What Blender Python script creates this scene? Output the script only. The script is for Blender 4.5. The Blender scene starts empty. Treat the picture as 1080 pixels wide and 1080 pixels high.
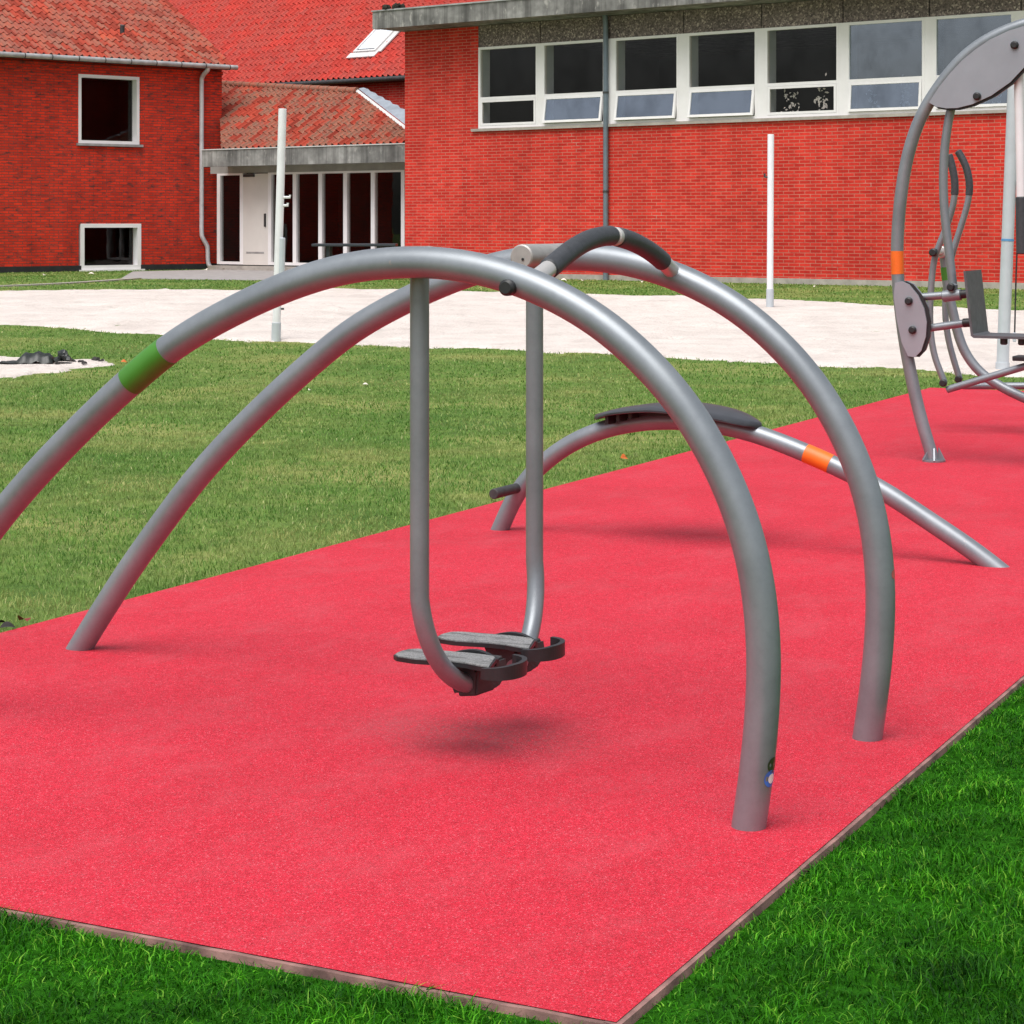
import bpy, bmesh, math, random
import numpy as np
from mathutils import Vector, Matrix

random.seed(7)
rng = np.random.default_rng(11)
S = bpy.context.scene
COL = S.collection
PI = math.pi
R = math.radians

# ------------------------------------------------------------------ nodes / materials
def new_mat(name):
    m = bpy.data.materials.new(name)
    m.use_nodes = True
    nt = m.node_tree
    nt.nodes.clear()
    out = nt.nodes.new('ShaderNodeOutputMaterial')
    p = nt.nodes.new('ShaderNodeBsdfPrincipled')
    nt.links.new(p.outputs[0], out.inputs[0])
    return m, nt, p, out

def N(nt, kind, **kw):
    n = nt.nodes.new('ShaderNode' + kind)
    for k, v in kw.items():
        if k.startswith('i_'):
            key = k[2:].replace('_', ' ')
            n.inputs[key].default_value = v
        else:
            setattr(n, k, v)
    return n

def link(nt, a, b):
    nt.links.new(a, b)

def ramp(nt, fac, stops):
    r = N(nt, 'ValToRGB')
    e = r.color_ramp.elements
    while len(e) < len(stops):
        e.new(0.5)
    for k, (pos, c) in enumerate(stops):
        e[k].position = pos
        e[k].color = (c[0], c[1], c[2], 1)
    link(nt, fac, r.inputs[0])
    return r.outputs[0]

def mixc(nt, fac, a, b, mode='MIX'):
    m = N(nt, 'MixRGB', blend_type=mode)
    for sock, v in ((m.inputs[0], fac), (m.inputs[1], a), (m.inputs[2], b)):
        if hasattr(v, 'is_linked') or isinstance(v, bpy.types.NodeSocket):
            link(nt, v, sock)
        elif isinstance(v, (int, float)):
            sock.default_value = v
        else:
            sock.default_value = (v[0], v[1], v[2], 1)
    return m.outputs[0]

def coords(nt, which='Object', scale=(1, 1, 1)):
    t = N(nt, 'TexCoord')
    mp = N(nt, 'Mapping')
    mp.inputs['Scale'].default_value = scale
    link(nt, t.outputs[which], mp.inputs[0])
    return mp.outputs[0]

def noise(nt, vec, scale, detail=4, rough=.55, out='Fac'):
    n = N(nt, 'TexNoise')
    n.inputs['Scale'].default_value = scale
    n.inputs['Detail'].default_value = detail
    n.inputs['Roughness'].default_value = rough
    link(nt, vec, n.inputs['Vector'])
    return n.outputs[out]

def bump(nt, p, height, strength, dist):
    b = N(nt, 'Bump')
    b.inputs['Strength'].default_value = strength
    b.inputs['Distance'].default_value = dist
    link(nt, height, b.inputs['Height'])
    link(nt, b.outputs[0], p.inputs['Normal'])

def math_node(nt, op, a, b=None):
    m = N(nt, 'Math', operation=op)
    for i, v in enumerate((a, b)):
        if v is None: continue
        if isinstance(v, (int, float)): m.inputs[i].default_value = v
        else: link(nt, v, m.inputs[i])
    return m.outputs[0]

def simple(name, col, rough=.5, metal=0., spread=.12, scale=9., bumps=0., spec=.5):
    m, nt, p, _ = new_mat(name)
    v = coords(nt)
    f = noise(nt, v, scale, 5)
    lo = [c * (1 - spread) for c in col]; hi = [min(1, c * (1 + spread)) for c in col]
    link(nt, ramp(nt, f, [(.3, lo), (.7, hi)]), p.inputs['Base Color'])
    p.inputs['Roughness'].default_value = rough
    p.inputs['Metallic'].default_value = metal
    p.inputs['Specular IOR Level'].default_value = spec
    if bumps:
        bump(nt, p, noise(nt, v, scale * 12, 3), bumps, .002)
    return m

def steel_mat():
    m, nt, p, _ = new_mat('powder_coated_steel')
    v = coords(nt)
    big = noise(nt, v, 5, 5, .6)
    fine = noise(nt, v, 420, 2)
    c = ramp(nt, big, [(.3, (.205, .226, .250)), (.72, (.262, .286, .312))])
    mot = noise(nt, v, 38, 5, .75)
    c = mixc(nt, .32, c, ramp(nt, mot, [(.32, (.80,) * 3), (.5, (1,) * 3), (.7, (1.14,) * 3)]), 'MULTIPLY')
    sc = noise(nt, coords(nt, scale=(1, 1, .6)), 26, 3, .7)
    chip = ramp(nt, sc, [(.725, (0, 0, 0)), (.75, (1, 1, 1))])
    c = mixc(nt, chip, c, (.30, .28, .28))
    link(nt, c, p.inputs['Base Color'])
    p.inputs['Metallic'].default_value = .40
    p.inputs['Specular IOR Level'].default_value = 1.0
    link(nt, ramp(nt, big, [(.3, (.34,) * 3), (.7, (.44,) * 3)]), p.inputs['Roughness'])
    bump(nt, p, fine, .08, .0006)
    return m

def brick_mat(name, c1, c2, mortar, msize, patch, patch_amt, dark=False, bias=0.0, wild=.0):
    m, nt, p, _ = new_mat(name)
    t = N(nt, 'TexCoord')
    sx = N(nt, 'SeparateXYZ'); link(nt, t.outputs['Object'], sx.inputs[0])
    cx = N(nt, 'CombineXYZ')
    link(nt, math_node(nt, 'ADD', sx.outputs[0], sx.outputs[1]), cx.inputs[0])
    link(nt, sx.outputs[2], cx.inputs[1])
    b = N(nt, 'TexBrick')
    b.offset = .5; b.squash = 1
    link(nt, cx.outputs[0], b.inputs['Vector'])
    b.inputs['Scale'].default_value = 1
    b.inputs['Brick Width'].default_value = .24
    b.inputs['Row Height'].default_value = .0667
    b.inputs['Mortar Size'].default_value = msize
    b.inputs['Mortar Smooth'].default_value = .25
    b.inputs['Bias'].default_value = bias
    b.inputs['Color1'].default_value = (*c1, 1)
    b.inputs['Color2'].default_value = (*c2, 1)
    b.inputs['Mortar'].default_value = (*mortar, 1)
    v = coords(nt)
    # per-brick blotches, long in the course direction
    v2 = coords(nt, scale=(1, 1, 3.4))
    bl = noise(nt, v2, 3.6, 3, .75)
    bl = ramp(nt, bl, [(.52, (0, 0, 0)), (.66, (1, 1, 1))])
    c = mixc(nt, math_node(nt, 'MULTIPLY', bl, patch_amt), b.outputs['Color'], patch)
    lg = noise(nt, v, .45, 4, .6)
    c = mixc(nt, .8, c, ramp(nt, lg, [(.3, (.74, .72, .72)), (.7, (1.1, 1.12, 1.12))]), 'MULTIPLY')
    vs_ = noise(nt, coords(nt, scale=(1.3, 1.3, .16)), 1.7, 5, .7)
    c = mixc(nt, .6, c, ramp(nt, vs_, [(.32, (.70, .68, .70)), (.55, (1.02,) * 3), (.75, (1.08, 1.25, 1.25))]), 'MULTIPLY')
    if wild:
        ef = noise(nt, coords(nt, scale=(1.1, 1.1, 1.1)), 1.1, 5, .7)
        ef = ramp(nt, ef, [(.60, (0, 0, 0)), (.74, (1, 1, 1))])
        only = math_node(nt, 'MULTIPLY', b.outputs['Fac'], ef)
        c = mixc(nt, math_node(nt, 'MULTIPLY', only, wild), c, (.62, .5, .42))
    link(nt, c, p.inputs['Base Color'])
    p.inputs['Roughness'].default_value = .88
    p.inputs['Specular IOR Level'].default_value = .2
    inv = math_node(nt, 'SUBTRACT', 1.0, b.outputs['Fac'])
    bump(nt, p, inv, .5, .006)
    return m

def tile_mat(name, warm, mossy, moss_amt, k=1.0):
    m, nt, p, _ = new_mat(name)
    g = N(nt, 'NewGeometry')
    rnd = g.outputs['Random Per Island']
    c = ramp(nt, rnd, [(0, [x * (1 - .55 * k) for x in warm]), (.18, [x * (1 - .25 * k) for x in warm]), (.55, warm),
                       (.8, [warm[0] * (1 + .15 * k), warm[1] * (1 + .5 * k), warm[2] * (1 + .3 * k)]), (1, [warm[0] * (1 - .1 * k), warm[1] * (1 + .9 * k), warm[2] * (1 + 1.2 * k)])])
    v = coords(nt)
    patchy = noise(nt, v, .8, 5, .65)
    mask = math_node(nt, 'ADD', math_node(nt, 'MULTIPLY', patchy, 1.5), math_node(nt, 'MULTIPLY', rnd, .5))
    mask = ramp(nt, mask, [(.86, (0, 0, 0)), (1.08, (1, 1, 1))])
    fine = noise(nt, v, 14, 4, .7)
    mask = math_node(nt, 'MULTIPLY', mask, math_node(nt, 'MULTIPLY', ramp(nt, fine, [(.3, (.2,) * 3), (.6, (1,) * 3)]), moss_amt))
    c = mixc(nt, mask, c, mossy)
    link(nt, c, p.inputs['Base Color'])
    p.inputs['Roughness'].default_value = .8
    p.inputs['Specular IOR Level'].default_value = .25
    return m

def concrete_mat(name, col, streak=True):
    m, nt, p, _ = new_mat(name)
    v = coords(nt)
    c = ramp(nt, noise(nt, v, 5, 6, .65), [(.3, [x * .72 for x in col]), (.7, [x * 1.15 for x in col])])
    if streak:
        st = noise(nt, coords(nt, scale=(2.6, 2.6, .12)), 1.6, 5, .7)
        c = mixc(nt, ramp(nt, st, [(.42, (0, 0, 0)), (.62, (.75,) * 3)]), c, (.075, .072, .068))
        lf = noise(nt, coords(nt, scale=(.55, .55, .8)), 1.0, 4, .7)
        c = mixc(nt, .85, c, ramp(nt, lf, [(.35, (.38,) * 3), (.52, (.9,) * 3), (.66, (1.5,) * 3)]), 'MULTIPLY')
        li = noise(nt, coords(nt, scale=(1, 1, .5)), 7, 4, .6)
        c = mixc(nt, ramp(nt, li, [(.6, (0, 0, 0)), (.72, (.6,) * 3)]), c, (.5, .48, .44))
    link(nt, c, p.inputs['Base Color'])
    p.inputs['Roughness'].default_value = .9
    bump(nt, p, noise(nt, v, 40, 4), .3, .004)
    return m

def pebble_mat():
    m, nt, p, _ = new_mat('exposed_aggregate')
    v = coords(nt)
    vo = N(nt, 'TexVoronoi'); vo.inputs['Scale'].default_value = 34
    link(nt, v, vo.inputs['Vector'])
    sp = N(nt, 'SeparateColor'); link(nt, vo.outputs['Color'], sp.inputs[0])
    c = ramp(nt, sp.outputs[0], [(0, (.10, .08, .08)), (.5, (.19, .155, .15)), (.85, (.30, .24, .225)), (1, (.55, .47, .42))])
    c = mixc(nt, .6, c, ramp(nt, noise(nt, coords(nt, scale=(1, 1, .35)), 1.4, 4), [(.3, (.6,) * 3), (.7, (1.1,) * 3)]), 'MULTIPLY')
    link(nt, c, p.inputs['Base Color'])
    p.inputs['Roughness'].default_value = .9
    bump(nt, p, vo.outputs['Distance'], .3, .006)
    return m

def glass_mat(name, refl, tint, gc=(1, 1, 1)):
    m, nt, p, out = new_mat(name)
    nt.nodes.remove(p)
    tr = N(nt, 'BsdfTransparent'); tr.inputs[0].default_value = (*tint, 1)
    gl = N(nt, 'BsdfGlossy'); gl.inputs['Roughness'].default_value = .015; gl.inputs[0].default_value = (*gc, 1)
    v = coords(nt)
    b = N(nt, 'Bump'); b.inputs['Strength'].default_value = .12; b.inputs['Distance'].default_value = .02
    link(nt, noise(nt, v, 1.3, 2), b.inputs['Height']); link(nt, b.outputs[0], gl.inputs['Normal'])
    fr = N(nt, 'Fresnel'); fr.inputs[0].default_value = 1.5
    ge = N(nt, 'NewGeometry')
    f = math_node(nt, 'MULTIPLY', math_node(nt, 'MULTIPLY', math_node(nt, 'MULTIPLY', fr.outputs[0], refl), ramp(nt, noise(nt, coords(nt, scale=(1.2, 1.2, .8)), 1.3, 5, .65), [(.30, (.66,) * 3), (.55, (.95,) * 3), (.75, (1.0,) * 3)])), math_node(nt, 'SUBTRACT', 1.0, ge.outputs['Backfacing']))
    mx = N(nt, 'MixShader'); link(nt, f, mx.inputs[0]); link(nt, tr.outputs[0], mx.inputs[1]); link(nt, gl.outputs[0], mx.inputs[2])
    link(nt, mx.outputs[0], out.inputs[0])
    return m

def rubber_mat():
    m, nt, p, _ = new_mat('red_rubber_granulate')
    v = coords(nt)
    vo = N(nt, 'TexVoronoi'); vo.inputs['Scale'].default_value = 340
    link(nt, v, vo.inputs['Vector'])
    sp = N(nt, 'SeparateColor'); link(nt, vo.outputs['Color'], sp.inputs[0])
    c = ramp(nt, sp.outputs[0], [(0, (.38, .006, .018)), (.3, (.57, .009, .030)), (.7, (.66, .015, .043)), (.93, (.70, .040, .074)), (1, (.70, .15, .19))])
    mid = noise(nt, v, 30, 4, .7)
    c = mixc(nt, .7, c, ramp(nt, mid, [(.3, (.78,) * 3), (.7, (1.08,) * 3)]), 'MULTIPLY')
    big = noise(nt, v, 1.1, 5, .6)
    c = mixc(nt, .75, c, ramp(nt, big, [(.3, (.86, .74, .76)), (.5, (1, 1, 1)), (.72, (1.03, 1.2, 1.15))]), 'MULTIPLY')
    du_ = noise(nt, coords(nt, scale=(1, 1.6, 1)), 2.3, 6, .72)
    c = mixc(nt, ramp(nt, du_, [(.48, (0,) * 3), (.72, (.34,) * 3)]), c, (.54, .09, .115))
    # dusty scuffing, with the swinging plates' cast shadow painted into the colour
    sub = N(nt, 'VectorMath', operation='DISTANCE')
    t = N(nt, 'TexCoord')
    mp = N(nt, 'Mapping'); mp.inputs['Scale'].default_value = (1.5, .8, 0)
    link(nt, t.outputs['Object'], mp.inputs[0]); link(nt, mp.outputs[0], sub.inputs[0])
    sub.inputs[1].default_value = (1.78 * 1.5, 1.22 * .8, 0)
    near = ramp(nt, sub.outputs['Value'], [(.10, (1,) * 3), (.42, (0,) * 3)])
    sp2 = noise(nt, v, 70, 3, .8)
    scuff_shadow = math_node(nt, 'MULTIPLY', near, ramp(nt, sp2, [(.42, (.05,) * 3), (.62, (.62,) * 3)]))
    c = mixc(nt, scuff_shadow, c, (.24, .085, .09))
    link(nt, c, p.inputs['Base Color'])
    p.inputs['Roughness'].default_value = .7
    p.inputs['Specular IOR Level'].default_value = .4
    h = math_node(nt, 'ADD', vo.outputs['Distance'], math_node(nt, 'MULTIPLY', mid, .5))
    bump(nt, p, h, .55, .004)
    return m

def lawn_mat():
    m, nt, p, _ = new_mat('short_lawn')
    v = coords(nt)
    a = noise(nt, v, .55, 5, .65)
    c = ramp(nt, a, [(.3, (.075, .16, .028)), (.5, (.14, .22, .048)), (.66, (.28, .30, .095))])
    b = noise(nt, v, 9, 5, .7)
    c = mixc(nt, .8, c, ramp(nt, b, [(.28, (.5,) * 3), (.5, (.95,) * 3), (.75, (1.3, 1.25, 1.1))]), 'MULTIPLY')
    d = noise(nt, v, 70, 3, .7)
    c = mixc(nt, .8, c, ramp(nt, d, [(.3, (.55,) * 3), (.7, (1.25,) * 3)]), 'MULTIPLY')
    link(nt, c, p.inputs['Base Color'])
    p.inputs['Roughness'].default_value = .9
    p.inputs['Specular IOR Level'].default_value = .15
    bump(nt, p, d, .6, .02)
    return m

def blade_mat(name, stops, dry, dry_at, spec=.3, lowtone=(.7, .74, .66), hightone=(1.22, 1.18, 1.1)):
    m, nt, p, out = new_mat(name)
    g = N(nt, 'NewGeometry')
    c = ramp(nt, g.outputs['Random Per Island'], stops)
    v = coords(nt)
    a = noise(nt, v, .7, 4, .6)
    c = mixc(nt, ramp(nt, a, [(dry_at, (0, 0, 0)), (dry_at + .2, (.7,) * 3)]), c, dry)
    if hightone[0] > 1.5:
        lg = noise(nt, v, 1.9, 4, .6)
        c = mixc(nt, 1.0, c, ramp(nt, lg, [(.34, (.36, .44, .4)), (.52, (.95, .95, .95)), (.7, (1.25, 1.12, 1.1))]), 'MULTIPLY')
    b = noise(nt, v, 6.5, 4, .65)
    c = mixc(nt, .9, c, ramp(nt, b, [(.3, lowtone), (.7, hightone)]), 'MULTIPLY')
    link(nt, c, p.inputs['Base Color'])
    p.inputs['Roughness'].default_value = .5
    p.inputs['Specular IOR Level'].default_value = spec
    tl = N(nt, 'BsdfTranslucent'); link(nt, c, tl.inputs[0])
    mx = N(nt, 'MixShader'); mx.inputs[0].default_value = .3
    link(nt, p.outputs[0], mx.inputs[1]); link(nt, tl.outputs[0], mx.inputs[2])
    link(nt, mx.outputs[0], out.inputs[0])
    return m

def sand_mat():
    m, nt, p, _ = new_mat('pale_sand')
    v = coords(nt)
    c = ramp(nt, noise(nt, v, 1.3, 6, .65), [(.3, (.60, .53, .485)), (.55, (.71, .635, .585)), (.8, (.77, .695, .645))])
    dk = noise(nt, coords(nt, scale=(1, .55, 1)), 3.2, 6, .78)
    c = mixc(nt, ramp(nt, dk, [(.54, (0,) * 3), (.70, (.5,) * 3)]), c, (.42, .36, .32))
    c = mixc(nt, .6, c, ramp(nt, noise(nt, v, 34, 5, .85), [(.30, (.74,) * 3), (.58, (1.08,) * 3)]), 'MULTIPLY')
    link(nt, c, p.inputs['Base Color'])
    p.inputs['Roughness'].default_value = .95
    bump(nt, p, noise(nt, v, 5, 6, .75), .85, .08)
    return m

M = {}
M['steel'] = steel_mat()
M['bright'] = simple('bright_collar_metal', (.62, .60, .58), .35, .5, .05)
M['hubcap'] = simple('cast_alloy', (.42, .40, .38), .5, .45, .1, 30)
M['grip'] = simple('dark_rubber_grip', (.045, .048, .055), .5, 0, .2, 60, .25)
M['black'] = simple('black_plastic', (.018, .018, .02), .45, 0, .2, 30)
M['board'] = simple('black_composite_board', (.035, .037, .043), .38, 0, .25, 12, .1)
M['pad'] = simple('dark_grey_board', (.085, .087, .095), .5, 0, .25, 25, .1)
M['plate'] = simple('grey_painted_plate', (.33, .345, .385), .5, .45, .06, 6)
M['green'] = simple('green_band', (.055, .21, .02), .45, 0, .1)
M['orange'] = simple('orange_band', (.80, .15, .012), .45, 0, .1)
M['bracket'] = simple('dark_cast_bracket', (.05, .05, .052), .6, .2, .25, 30, .2)
def grit_mat():
    m, nt, p, _ = new_mat('anti_slip_grit')
    v = coords(nt)
    c = ramp(nt, noise(nt, v, 300, 2, .8), [(.3, (.10, .10, .10)), (.6, (.33, .33, .33))])
    w = noise(nt, coords(nt, scale=(30, 5, 10)), 1.2, 4, .75)
    c = mixc(nt, ramp(nt, w, [(.52, (0,) * 3), (.62, (.85,) * 3)]), c, (.06, .06, .06))
    link(nt, c, p.inputs['Base Color']); p.inputs['Roughness'].default_value = .8
    bump(nt, p, noise(nt, v, 400, 2), .5, .002)
    return m
M['grit'] = grit_mat()
M['white'] = simple('white_window_paint', (.88, .855, .86), .45, 0, .04, 3)
M['cream'] = simple('cream_door_paint', (.74, .70, .66), .5, 0, .04, 2)
M['postwhite'] = simple('white_post_paint', (.78, .78, .80), .4, 0, .06, 6)
M['postgrey'] = simple('light_grey_post_paint', (.52, .56, .60), .4, .1, .06, 6)
M['zinc'] = simple('weathered_zinc', (.42, .42, .42), .5, .4, .25, 5)
M['pipelight'] = simple('light_downpipe', (.62, .60, .62), .45, .2, .15, 5)
M['gutterdark'] = simple('dark_gutter', (.05, .05, .052), .5, .2, .2, 5)
M['bluepipe'] = simple('blue_grey_downpipe', (.17, .21, .25), .5, .3, .12, 4)
M['plinth'] = simple('black_tarred_plinth', (.022, .022, .024), .8, 0, .3, 5)
M['concrete'] = concrete_mat('stained_concrete', (.30, .295, .28))
M['plainconcrete'] = concrete_mat('pale_concrete', (.42, .38, .34), False)
M['beam'] = simple('pale_grey_beam', (.34, .33, .31), .8, 0, .15, 3)
M['paving'] = concrete_mat('grey_paving', (.33, .31, .30), False)
M['pebble'] = pebble_mat()
M['lead'] = simple('lead_sheet', (.33, .37, .42), .5, .3, .2, 4)
M['flash'] = simple('white_flashing', (.60, .59, .58), .5, 0, .1, 4)
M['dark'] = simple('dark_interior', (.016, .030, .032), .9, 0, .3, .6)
M['jamb'] = simple('pale_inner_jamb', (.62, .70, .74), .6, 0, .08, 2)
M['brick_hall'] = brick_mat('bright_red_brick', (.78, .050, .034), (.56, .028, .020), (.60, .19, .14), .0085, (.46, .022, .018), .5, wild=.6)
M['brick_wing'] = brick_mat('dark_red_brick', (.90, .050, .020), (.60, .036, .019), (.22, .065, .05), .009, (.12, .045, .04), .95)
M['tile_wing'] = tile_mat('weathered_pantile', (.42, .062, .034), (.18, .11, .085), .65, .9)
M['tile_back'] = tile_mat('red_pantile', (.50, .048, .034), (.20, .06, .05), .5, .45)
M['tile_link'] = tile_mat('mossy_pantile', (.42, .056, .030), (.17, .12, .085), .85, .85)
M['glass'] = glass_mat('window_glass', .9, (.86, .85, .83))
M['glass_dim'] = glass_mat('shaded_glass', .9, (.84, .84, .83))
M['glass_sky'] = glass_mat('sky_reflection_glass', 8.0, (.50, .55, .60), (.78, .87, 1))  # reflection boosted and tinted blue to imitate panes mirroring bright sky
M['skylight'] = simple('skylight_glass', (.70, .74, .80), .12, 0, .05, 2, 0, .9)
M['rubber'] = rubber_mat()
M['edging'] = simple('pale_rubber_edging', (.24, .13, .115), .9, 0, .65, 9, .5)
M['lawn'] = lawn_mat()
M['blade_mid'] = blade_mat('lawn_blades', [(0, (.075, .175, .028)), (.35, (.118, .27, .045)), (.7, (.175, .335, .068)), (.9, (.27, .385, .11)), (1, (.50, .52, .25))], (.42, .42, .16), .46, .2, (.5, .58, .5), (1.4, 1.25, 1.3))
M['blade_lush'] = blade_mat('lush_blades', [(0, (.008, .070, .002)), (.3, (.022, .170, .004)), (.65, (.048, .30, .008)), (.9, (.10, .46, .018)), (1, (.25, .58, .06))], (.025, .13, .004), .6, .12, (.28, .36, .34), (1.8, 1.4, 1.5))
M['sand'] = sand_mat()
M['sack'] = simple('black_plastic_sheet', (.02, .024, .022), .4, 0, .3, 20)
M['clod'] = simple('dark_clods', (.03, .027, .025), .9, 0, .4, 30)
M['leafpale'] = simple('pale_dry_leaf', (.72, .66, .56), .7, 0, .1, 40)
M['leaforange'] = simple('orange_leaf', (.55, .13, .02), .6, 0, .3, 50)
M['stone'] = simple('grey_stone', (.085, .105, .06), .9, 0, .3, 16, .4)
M['soil'] = simple('turf_humus', (.018, .085, .006), 1, 0, .5, 30, .5, 0)
M['blue'] = simple('blue_band', (.10, .28, .52), .5)
M['purple'] = simple('purple_shell', (.12, .08, .42), .5)
M['tabletop'] = simple('dark_table_top', (.03, .035, .045), .45, 0, .1, 4)
M['moss'] = simple('dark_moss', (.025, .022, .015), 1, 0, .4, 30)
M['stick_green'] = simple('dark_green_sticker', (.03, .05, .02), .35)
M['stick_blue'] = simple('blue_sticker', (.06, .16, .55), .35)
M['stick_white'] = simple('white_sticker', (.85, .85, .85), .35)
M['red_mark'] = simple('red_scuff', (.55, .12, .10), .6)

# ------------------------------------------------------------------ object helpers
def link_obj(name, me, mat, parent=None, smooth=False):
    mats = mat if isinstance(mat, (list, tuple)) else [mat]
    for mm in mats: me.materials.append(mm)
    if smooth:
        me.polygons.foreach_set('use_smooth', [True] * len(me.polygons))
    o = bpy.data.objects.new(name, me)
    COL.objects.link(o)
    if parent is not None: o.parent = parent
    return o

def obj(name, bm, mat, parent=None, smooth=False):
    me = bpy.data.meshes.new(name)
    bmesh.ops.recalc_face_normals(bm, faces=bm.faces)
    bm.to_mesh(me); bm.free()
    return link_obj(name, me, mat, parent, smooth)

def thing(name, label, cat, loc=(0, 0, 0), rotz=0, group=None):
    o = bpy.data.objects.new(name, None)
    o.empty_display_size = .2
    COL.objects.link(o)
    o.location = loc; o.rotation_euler = (0, 0, rotz)
    o['label'] = label; o['category'] = cat
    if group: o['group'] = group
    return o

def tag(o, label, cat, group=None):
    o['label'] = label; o['category'] = cat
    if group: o['group'] = group
    return o

def kind(o, k, label=None):
    o['kind'] = k
    if label: o['label'] = label
    return o

def box(bm, x0, x1, y0, y1, z0, z1, bev=0):
    n0 = len(bm.verts)
    v = [bm.verts.new((x, y, z)) for x in (x0, x1) for y in (y0, y1) for z in (z0, z1)]
    fs = [bm.faces.new([v[i] for i in q]) for q in ((0, 1, 3, 2), (4, 6, 7, 5), (0, 4, 5, 1), (2, 3, 7, 6), (0, 2, 6, 4), (1, 5, 7, 3))]
    if bev:
        es = list({e for f in fs for e in f.edges})
        bmesh.ops.bevel(bm, geom=es, offset=bev, segments=2, affect='EDGES', profile=.6)
    return bm

def bx(*a, bev=0):
    return box(bmesh.new(), *a, bev=bev)

def resample(pts, step, smooth_it=0):
    P = [Vector(p) for p in pts]
    if len(P) == 2:
        n = max(1, int((P[1] - P[0]).length / step)); return [P[0].lerp(P[1], i / n) for i in range(n + 1)]
    out = []
    Q = [P[0] * 2 - P[1]] + P + [P[-1] * 2 - P[-2]]
    for i in range(1, len(Q) - 2):
        p0, p1, p2, p3 = Q[i - 1], Q[i], Q[i + 1], Q[i + 2]
        n = max(1, int(round((p2 - p1).length / step)))
        for k in range(n):
            t = k / n
            out.append(.5 * ((2 * p1) + (-p0 + p2) * t + (2 * p0 - 5 * p1 + 4 * p2 - p3) * t * t + (-p0 + 3 * p1 - 3 * p2 + p3) * t ** 3))
    out.append(P[-1])
    for _ in range(smooth_it):
        out = [out[0]] + [(out[i - 1] + out[i] * 2 + out[i + 1]) / 4 for i in range(1, len(out) - 1)] + [out[-1]]
    return out

def sweep(bm, path, r, seg=20, caps=True, bevel=0.0):
    """round tube along path; r number or list"""
    n = len(path)
    rs = [r] * n if isinstance(r, (int, float)) else list(r)
    path = list(path)
    if bevel:
        d0 = (path[0] - path[1]).normalized(); d1 = (path[-1] - path[-2]).normalized()
        path = [path[0] + d0 * bevel] + path + [path[-1] + d1 * bevel]
        rs = [max(.001, rs[0] - bevel)] + rs + [max(.001, rs[-1] - bevel)]
        n += 2
    tang = []
    for i in range(n):
        a = path[max(0, i - 1)]; b = path[min(n - 1, i + 1)]
        tang.append((b - a).normalized())
    ref = Vector((0, 0, 1))
    if abs(tang[0].dot(ref)) > .9: ref = Vector((1, 0, 0))
    u = (ref - tang[0] * ref.dot(tang[0])).normalized()
    rings = []
    for i in range(n):
        u = (u - tang[i] * u.dot(tang[i])).normalized()
        w = tang[i].cross(u)
        rings.append([bm.verts.new(path[i] + (u * math.cos(2 * PI * k / seg) + w * math.sin(2 * PI * k / seg)) * rs[i]) for k in range(seg)])
    for i in range(n - 1):
        for k in range(seg):
            bm.faces.new((rings[i][k], rings[i][(k + 1) % seg], rings[i + 1][(k + 1) % seg], rings[i + 1][k]))
    if caps:
        bm.faces.new(rings[0][::-1]); bm.faces.new(rings[-1])
    return bm

def auto_smooth(me, ang=R(40)):
    try:
        me.set_sharp_from_angle(angle=ang)
    except Exception:
        pass

def tube(name, pts, r, mat, parent, step=.02, seg=20, sm=0, bevel=0.0, raw=False):
    path = [Vector(p) for p in pts] if raw else resample(pts, step, sm)
    bm = sweep(bmesh.new(), path, r, seg, True, bevel)
    o = obj(name, bm, mat, parent, True)
    auto_smooth(o.data)
    return o

def prism(bm, poly, axis, a0, a1):
    """extrude 2d polygon; axis 'x': poly is (y,z), 'y': (x,z), 'z': (x,y)"""
    def mk(p, a):
        if axis == 'x': return (a, p[0], p[1])
        if axis == 'y': return (p[0], a, p[1])
        return (p[0], p[1], a)
    A = [bm.verts.new(mk(p, a0)) for p in poly]; B = [bm.verts.new(mk(p, a1)) for p in poly]
    bm.faces.new(A); bm.faces.new(B[::-1])
    n = len(poly)
    for i in range(n):
        bm.faces.new((A[i], B[i], B[(i + 1) % n], A[(i + 1) % n]))
    return bm

def np_mesh(name, verts, faces_flat, counts, mat, parent=None, smooth=False):
    me = bpy.data.meshes.new(name)
    nv = len(verts); me.vertices.add(nv)
    me.vertices.foreach_set('co', np.asarray(verts, np.float32).ravel())
    me.loops.add(len(faces_flat)); me.loops.foreach_set('vertex_index', np.asarray(faces_flat, np.int32))
    counts = np.asarray(counts, np.int32)
    me.polygons.add(len(counts))
    st = np.zeros(len(counts), np.int32); st[1:] = np.cumsum(counts)[:-1]
    me.polygons.foreach_set('loop_start', st)
    me.update(calc_edges=True)
    me.validate()
    return link_obj(name, me, mat, parent, smooth)

# ------------------------------------------------------------------ place: mat frame and terrain
C0 = Vector((.189, 3.784, 0))              # near corner of the rubber mat
ANG = math.atan2(.8944, .4472)             # local x runs along the mat, local y across it
UX, UY = .4472, .8944
MAT_L, MAT_W = 14.6, 3.395
def uvw(u, v, z=0.):
    return Vector((C0.x + UX * u - UY * v, C0.y + UY * u + UX * v, z))
def np_uv(X, Y):
    dx, dy = X - C0.x, Y - C0.y
    return dx * UX + dy * UY, -dx * UY + dy * UX

def gz(X, Y):
    t = np.clip((np.asarray(Y, float) - 18) / 22, 0, 1)
    z = -.03 + .29 * t * t * (3 - 2 * t)
    u, v = np_uv(np.asarray(X, float), np.asarray(Y, float))
    d = np.minimum(u, v)                    # beyond the near and right edge the turf lies a little lower
    k = np.clip((.06 - d) / .12, 0, 1)
    return z + .012 * k
def g1(x, y): return float(gz(x, y))

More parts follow.
